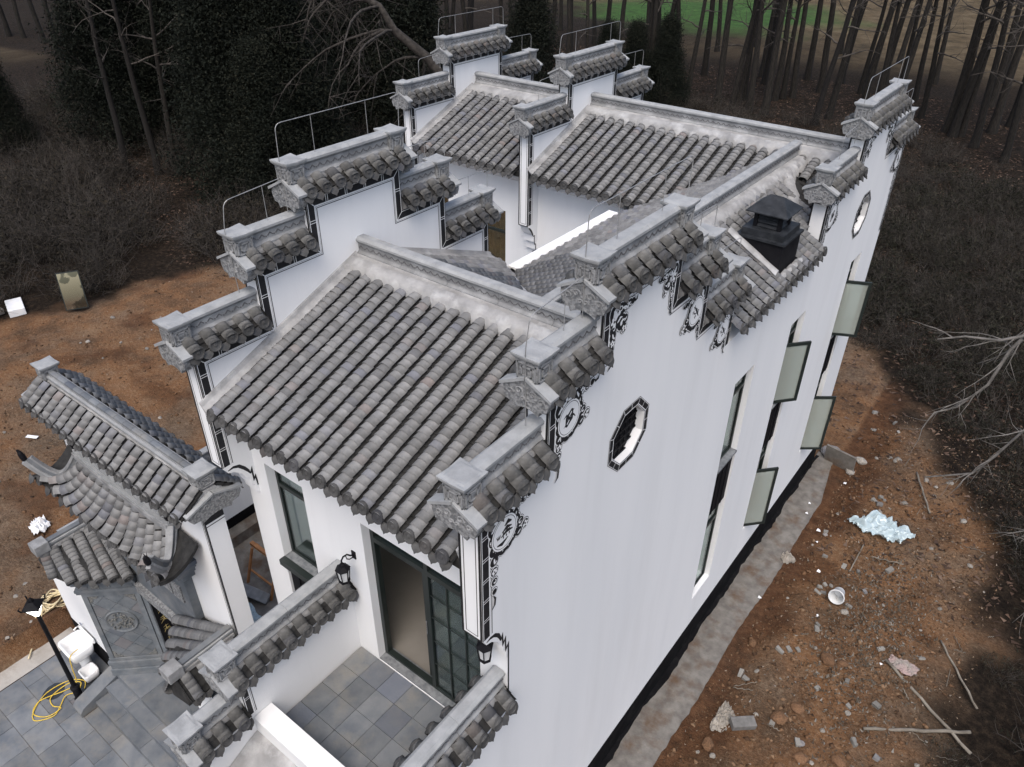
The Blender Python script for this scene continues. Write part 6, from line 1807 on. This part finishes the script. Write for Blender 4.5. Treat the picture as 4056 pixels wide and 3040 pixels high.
TR = [(-19.7, 48.9, .30), (-22.5, 52.7, .12), (-17.9, 49.7, .2), (-16.9, 50.0, .13), (-15.7, 49.9, .27), (-17.5, 53.1, .2), (-16.4, 55.0, .2), (-15.7, 54.3, .15), (-19.3, 60.8, .18), (-15.4, 55.0, .17), (-14.9, 55.5, .14), (-16.1, 61.7, .2), (-11.2, 49.2, .09), (-11.0, 51.2, .11), (-10.4, 56.6, .33), (-6.6, 55.9, .33), (-4.6, 53.7, .22), (-4.4, 53.9, .22), (-3.7, 53.4, .16), (-2.6, 51.4, .2), (-3.7, 62.0, .2), (-25.7, 55.9, .2), (-25.1, 53.2, .15), (-22.9, 58.3, .14), (-23.8, 63.5, .15), (-13.8, 62.4, .2), (-11.3, 64.5, .2), (-8.3, 66.9, .2), (-12.4, 72.9, .2), (-1.7, 57.4, .22), (-.7, 49.3, .2)]
for i, (x, y, r) in enumerate(TR):
    tree(x, y, r, i, 'tall bare trunk standing in the leaf litter behind the rear hall', 'bare trees behind the house', 1.0 + .1 * (i % 3))
r6 = random.Random(77)
for i in range(46):
    y = r6.uniform(46, 74); x = -14 + r6.uniform(-34, 16) - (y - 55) * .35
    tree(x, y, r6.uniform(.1, .24), i, 'tall bare trunk standing in the leaf litter behind the rear hall', 'bare trees behind the house', r6.uniform(.9, 1.3))
for i, (x, y, r) in enumerate([(-81, 32.6, .35), (-79.2, 33.1, .4), (-74, 32.6, .25), (-83.9, 39.3, .4), (-83.8, 41.9, .3), (-77.1, 39.2, .35), (-66, 30, .2), (-70, 44, .3), (-62, 40, .25), (-58, 44, .25), (-52, 47, .25), (-47, 46, .25), (-43, 50, .25), (-38, 48, .28), (-35, 52, .25), (-44, 40, .2), (-32, 46, .22), (-30, 50, .2), (-29, 43, .2)]):
    tree(x, y, r, i + 2, 'dark bare tree at the far edge of the wood behind the left gable', 'bare trees at the far edge', 1.15)
for i, (x, y, r) in enumerate([(-35.7, 18.5, .17), (-34.9, 19.7, .17), (-34.9, 20.7, .08), (-48, 12, .2)]):
    tree(x, y, r, i + 1, 'slender bare tree rising from the shrubs left of the house', 'bare trees among the shrubs', .85)

# a leaning old tree with drooping boughs behind the left gable
bt_ = empty('leaning_tree', (-19.4, 27.5, 0), 'grey leaning tree with long drooping boughs behind the left rear gable', 'tree')
rg = np.random.default_rng(8)
tk = Sticks(8)
TP = [(-18.3, 26.8, -.2), (-18.6, 26.3, 2.6), (-19.1, 25.6, 4.6), (-20.1, 24.7, 6.5), (-21.1, 23.8, 7.6), (-21.4, 23.4, 8.5), (-22.2, 22.6, 9.1)]
tk.add(TP, [.34, .28, .24, .2, .17, .13, .08])
o = bpy.data.objects.new('trunk', tk.mesh('trunk', M['bark_old'] if 'bark_old' in M else M['bark'])); link(o, bt_)
M['bark_old'] = material('grey_brown_bark', (.022, .019, .017), (.055, .049, .043), scale=7, rough=.95, bump=.5, bscale=14); o.data.materials[0] = M['bark_old']
cb = Sticks(5)
for P0 in (TP[3], TP[4], TP[5], TP[5], TP[6], TP[4], TP[6], TP[2]):
    for q in range(2):
        d = np.array([rg.uniform(-1, .1), rg.uniform(-1, .6), rg.uniform(.0, .5)])
        B, Rb, _ = limb(rg, P0, d, rg.uniform(3, 5.5), .07, 9, .12, sag=.17); cb.add(B, Rb)
        for t_ in range(8):
            j = rg.integers(2, 9); C_, Rc, _ = limb(rg, B[j], rg.normal(0, .6, 3) + np.array([0, 0, -.6]), rg.uniform(.8, 2.0), .022, 5, .16, sag=.08); cb.add(C_, Rc)
            for u in range(3):
                D_, Rd, _ = limb(rg, C_[rg.integers(1, 5)], rg.normal(0, .8, 3), rg.uniform(.4, .9), .010, 3, .2); cb.add(D_, Rd)
o = bpy.data.objects.new('crown', cb.mesh('crown', M['bark_old'])); link(o, bt_)

# pale bare boughs reaching in over the scrub on the right
rb_ = empty('bare_bough_tree', (8.6, 17.5, 0), 'pale leafless tree reaching its boughs over the scrub beside the house', 'tree')
tk = Sticks(8); tk.add([(8.6, 17.5, -.2), (8.3, 17.4, 2.0), (7.8, 17.1, 4.2), (7.4, 17.0, 6.5)], [.2, .17, .13, .08])
o = bpy.data.objects.new('trunk', tk.mesh('trunk', M['bark_pale'])); link(o, rb_)
cb = Sticks(5)
def sc17(p, k): return tuple(c + (q - c) * k for c, q in zip((3.236, 0, 13), p))
for tgt, dens in (([(7.5, 17.0, 6.2), sc17((3.3, 14, 6.6), 1.2), sc17((3.0, 14, 6.4), 1.2), sc17((2.5, 14, 6.3), 1.2), sc17((2.1, 14, 6.1), 1.2)], 9),
                  ([sc17((3.3, 14, 6.55), 1.2), sc17((3.2, 14, 6.3), 1.2), sc17((3.1, 13.5, 5.8), 1.22), sc17((2.8, 13.5, 5.2), 1.22), sc17((2.5, 13.4, 5.0), 1.22)], 9),
                  ([(7.9, 17.1, 4.2), sc17((3.8, 12, 6.1), 1.3), sc17((3.6, 12, 5.5), 1.3), sc17((3.4, 12, 5.0), 1.3), sc17((2.8, 12, 4.6), 1.3)], 12),
                  ([(7.9, 17.1, 3.8), (6.3, 16.6, 3.4), (5.4, 16.1, 2.6), (4.9, 15.5, 2.0)], 10), ([(8.2, 17.3, 2.6), (6.6, 15.5, 2.9), (5.8, 14.6, 2.2), (5.3, 14.0, 1.6)], 10)):
    P = [np.array(p) for p in tgt]; k = len(P); cb.add(P, [.045 * (1 - .8 * i / k) for i in range(k)])
    for t_ in range(dens):
        i = rg.integers(0, k - 1); f = rg.random(); q = P[i] * (1 - f) + P[i + 1] * f; dd = (P[i + 1] - P[i]); dd = dd / np.linalg.norm(dd)
        C_, Rc, _ = limb(rg, q, dd + rg.normal(0, .5, 3), rg.uniform(.5, 1.3), .016, 5, .14, sag=.02); cb.add(C_, Rc)
        for u in range(3):
            D_, Rd, _ = limb(rg, C_[rg.integers(1, 5)], dd + rg.normal(0, .8, 3), rg.uniform(.25, .6), .007, 3, .18); cb.add(D_, Rd)
o = bpy.data.objects.new('crown', cb.mesh('crown', M['bark_pale'])); link(o, rb_)

# evergreens: dense dark crowns of small leaf sprays
def leaf_cloud(rg, C_, size, up=.3):
    n = len(C_); d = rg.normal(0, 1, (n, 3)); d[:, 2] += up; d /= np.linalg.norm(d, axis=1, keepdims=True)
    e = np.cross(d, rg.normal(0, 1, (n, 3))); e /= (np.linalg.norm(e, axis=1, keepdims=True) + 1e-9)
    s = size * rg.uniform(.6, 1.4, (n, 1))
    V = np.stack([C_ - e * s * .28, C_ + e * s * .28, C_ + d * s], axis=1).reshape(-1, 3)
    return V, np.arange(n * 3).reshape(-1, 3)
def evergreen(seed, H, Rm, n=56000, size=.125):
    rg = np.random.default_rng(seed); nc = 260
    z = rg.random(nc) ** .85; rad = Rm * (1 - z) ** .75 * (.45 + .55 * rg.random(nc)) + .15; a = rg.uniform(0, 6.28, nc)
    cc = np.stack([np.cos(a) * rad, np.sin(a) * rad, H * (.06 + .92 * z)], 1)
    idx = rg.integers(0, nc, n); P = cc[idx] + rg.normal(0, 1, (n, 3)) * np.array([.34, .34, .42]) * (Rm / 2.5)
    P[:, 2] = np.maximum(P[:, 2], .1)
    V, F = leaf_cloud(rg, P, size, -.2)
    rn = (rg.random(nc)[idx] * .6 + rg.random(n) * .4)
    tk = Sticks(8); tk.add([(0, 0, -.2), (0, 0, H * .5), (0, 0, H * .95)], [.25, .15, .03])
    return np_mesh('crown', V, F, M['ever'], rn), tk.mesh('trunk', M['bark'])
EV = [evergreen(60 + i, 9 + i, 2.7 + .3 * i) for i in range(3)]
def put_ever(x, y, v, s, label):
    root = empty('evergreen_tree', (x, y, 0), label, 'tree', 'dark evergreens left of the house')
    for me_, nm in ((EV[v][1], 'trunk'), (EV[v][0], 'crown')):
        o = bpy.data.objects.new(nm, me_); col.objects.link(o); o.parent = root; o.rotation_euler[2] = x * 3.1; o.scale = (s, s, s)
for i, (x, y, v, s) in enumerate([(-28.6, 20.6, 1, 1.0), (-27.4, 22.6, 2, .95), (-30.2, 24.4, 2, 1.1), (-26.2, 20.4, 0, .75), (-40.5, 21.0, 1, 1.0), (-42.5, 23.5, 2, 1.0), (-38.6, 24.4, 0, 1.05), (-37, 31, 2, 1.0), (-33, 30, 1, 1.15), (-47, 27, 2, 1.1), (-29, 32, 0, 1.2), (-44, 16.5, 0, .6), (-24, 37, 1, .8), (-22.5, 46.5, 0, .55), (-20.6, 47.2, 0, .6), (-23.8, 45.2, 1, .5), (-52, 33, 2, 1.1)]):
    put_ever(x, y, v, s, 'dark dense evergreen tree in the wood beyond the house')

# undergrowth: twig tangles and winter leaves, one mass on each side
def clump(seed, n_tw, n_lf, rad, h, size, green=False):
    rg = np.random.default_rng(seed); st = Sticks(3)
    for i in range(n_tw):
        a = rg.uniform(0, 6.28); r_ = rad * math.sqrt(rg.random()) * .6
        B, Rb, _ = limb(rg, (math.cos(a) * r_, math.sin(a) * r_, 0), (math.cos(a) * rg.uniform(.1, .9), math.sin(a) * rg.uniform(.1, .9), 1), h * rg.uniform(.6, 1.25), rg.uniform(.006, .014), 5, .16, sag=.07); st.add(B, Rb)
        for u in range(3):
            D_, Rd, _ = limb(rg, B[rg.integers(1, 5)], rg.normal(0, .7, 3) + np.array([0, 0, .4]), h * .4, .006, 3, .2, sag=.05); st.add(D_, Rd)
    Vt = np.concatenate(st.V); Ft = np.array(st.F)
    a = rg.uniform(0, 6.28, n_lf); r_ = rad * np.sqrt(rg.random(n_lf)); zz = h * rg.random(n_lf) ** .8 * np.sqrt(np.maximum(0, 1 - (r_ / rad) ** 2) + .08)
    P = np.stack([np.cos(a) * r_, np.sin(a) * r_, zz], 1)
    Vl, Fl = leaf_cloud(rg, P, size, -.1 if not green else .1)
    if green:   # narrow bamboo-like blades
        q = Vl.reshape(-1, 3, 3); c_ = q[:, :2].mean(1, keepdims=True); q[:, :2] = c_ + (q[:, :2] - c_) * .45; Vl = q.reshape(-1, 3)
    return (Vt, Ft), (Vl, Fl), rg.random(n_lf)
def mass(name, spots, cl, tw_mat, lf_mat, label_kind='undergrowth'):
    TV = []; TF = []; LV = []; LF = []; LR = []; a = b_ = 0
    for k, (x, y, s, rot) in enumerate(spots):
        (Vt, Ft), (Vl, Fl), rn = cl[k % len(cl)]
        c_, s_ = math.cos(rot), math.sin(rot); Rz = np.array([[c_, s_, 0], [-s_, c_, 0], [0, 0, 1]])
        off = np.array([x, y, height(x, y) - .05])
        TV.append(Vt @ Rz * s + off); TF.append(Ft + a); a += len(Vt)
        LV.append(Vl @ Rz * s + off); LF.append(Fl + b_); b_ += len(Vl); LR.append(np.clip(rn * .8 + nr.uniform(-.1, .25), 0, 1))
    o = bpy.data.objects.new(name + '_twigs', np_mesh(name, np.concatenate(TV), np.concatenate(TF), tw_mat)); col.objects.link(o); tag(o, kind='stuff')
    o = bpy.data.objects.new(name, np_mesh(name, np.concatenate(LV), np.concatenate(LF), lf_mat, np.concatenate(LR))); col.objects.link(o); tag(o, kind='stuff')
CL = [clump(80 + i, 46, 420, 1.0, 1.5, .085) for i in range(4)]
sp = []
for i in range(900):
    x = nr.uniform(-52, -20); y = nr.uniform(2, 40)
    e = -24.4 + .28 * max(0, y - 7.5)
    if x > e - .7 and y < 21.5: continue
    if y > 22 and x > -21: continue
    d = e - x
    if 4 < d < 13 and 15.5 < y < 21 and nr.random() < .93: continue      # the clearing with leaf litter
    if d > 14 and nr.random() < .45: continue
    sp.append((x, y, nr.uniform(.7, 1.45), nr.uniform(0, 6.28)))
mass('shrub_undergrowth', sp, CL, M['twig_dark'], M['scrub'])
CG = [clump(90 + i, 34, 420, 1.0, .85, .13, True) for i in range(4)]
sp = []
for i in range(560):
    y = nr.uniform(6, 44); x = nr.uniform(-3, 16)
    e = soil_edge(y) if y < 27 else -6
    if x < e + .35: continue
    if y > 27 and x < -6: continue
    if y < 14 and nr.random() < .45: continue
    if x > 6.5 + .12 * y: continue
    k = smooth(0, 3, x - e)
    sp.append((x, y, (.35 + .75 * k) * nr.uniform(.7, 1.2), nr.uniform(0, 6.28)))
mass('bramble_undergrowth', sp, CG, M['twig_dark'], M['scrub_green'])
sp = [(nr.uniform(-26, 6), nr.uniform(24, 50), nr.uniform(.5, 1.0), nr.uniform(0, 6.28)) for i in range(170)]
sp = [q for q in sp if not (q[1] < 30 and q[0] < -6 and q[0] > -21)]
mass('woodland_undergrowth', sp, CL, M['twig_dark'], M['scrub'])
# fallen leaves
N = 70000
px = nr.uniform(-42, 14, N); py = nr.uniform(14, 62, N)
keep = ~((px > -21) & (px < 1.2) & (py < 19))
px, py = px[keep], py[keep]
pz = np.array([height(float(a), float(b_)) for a, b_ in zip(px, py)]) + .02
V, F = leaf_cloud(nr, np.stack([px, py, pz], 1), .15, .0)
V = V.reshape(-1, 3, 3); V[:, :, 2] = pz[:, None] + (V[:, :, 2] - pz[:, None]) * .35; V = V.reshape(-1, 3)
o = bpy.data.objects.new('leaf_litter', np_mesh('leaf_litter', V, F, M['dead'], nr.random(len(F)))); col.objects.link(o); tag(o, kind='stuff')
# crumbled clods all over the bare soil
N = 9000
cx = np.concatenate([nr.uniform(.85, 4.6, N // 2), nr.uniform(-24, -10.8, N // 2)]); cy = np.concatenate([nr.uniform(5, 21, N // 2), nr.uniform(.5, 15, N // 2)])
ok = np.array([soil_mask(float(a), float(b_)) > .4 for a, b_ in zip(cx, cy)]); cx, cy = cx[ok], cy[ok]
cz = np.array([height(float(a), float(b_)) for a, b_ in zip(cx, cy)]); N = len(cx)
octv = np.array([(1, 0, 0), (0, 1, 0), (-1, 0, 0), (0, -1, 0), (0, 0, 1), (0, 0, -1)], float); octf = np.array([(0, 1, 4), (1, 2, 4), (2, 3, 4), (3, 0, 4), (1, 0, 5), (2, 1, 5), (3, 2, 5), (0, 3, 5)])
sz = .012 + .05 * nr.random(N) ** 4
V = (octv[None] * (1 + nr.normal(0, .22, (N, 6, 3))) * sz[:, None, None] * np.array([1, 1, .7]) + nr.normal(0, .25, (N, 6, 3)) * sz[:, None, None] + np.stack([cx, cy, cz + .004], 1)[:, None, :]).reshape(-1, 3)
F = (octf[None] + (np.arange(N) * 6)[:, None, None]).reshape(-1, 3)
M['clods'] = leaf_mat('soil_clod', (.05, .03, .019), (.15, .085, .047), (.24, .165, .105))
o = bpy.data.objects.new('soil_clods', np_mesh('soil_clods', V, F, M['clods'], np.repeat(nr.random(N), 8))); col.objects.link(o); tag(o, kind='stuff')
# fine grit and chips on the bare soil
N = 3800
gx = np.clip(nr.normal(2.9, .55, N), 1.2, 4.4); gy = nr.normal(12.4, 1.7, N)
gz_ = np.array([height(float(a), float(b_)) for a, b_ in zip(gx, gy)]) + .008
V, F = leaf_cloud(nr, np.stack([gx, gy, gz_], 1), .06, .5)
M['chips'] = leaf_mat('grey_rubble_chips', (.05, .04, .03), (.12, .105, .085), (.25, .235, .21))
o = bpy.data.objects.new('rubble_chips', np_mesh('rubble_chips', V, F, M['chips'], nr.random(len(F)))); col.objects.link(o); tag(o, kind='stuff')
N = 14000
ch = []
gx = np.concatenate([nr.uniform(.9, 4.8, N // 2), nr.uniform(-23, -10.3, N // 2)]); gy = np.concatenate([nr.uniform(6, 21, N // 2), nr.uniform(.5, 15, N // 2)])
gz_ = np.array([height(float(a), float(b_)) for a, b_ in zip(gx, gy)]) + .008
V, F = leaf_cloud(nr, np.stack([gx, gy, gz_], 1), .045, .6)
M['grit'] = leaf_mat('soil_grit', (.05, .032, .02), (.17, .11, .065), (.36, .32, .27))
o = bpy.data.objects.new('soil_grit', np_mesh('soil_grit', V, F, M['grit'], nr.random(len(F)) ** 1.8)); col.objects.link(o); tag(o, kind='stuff')
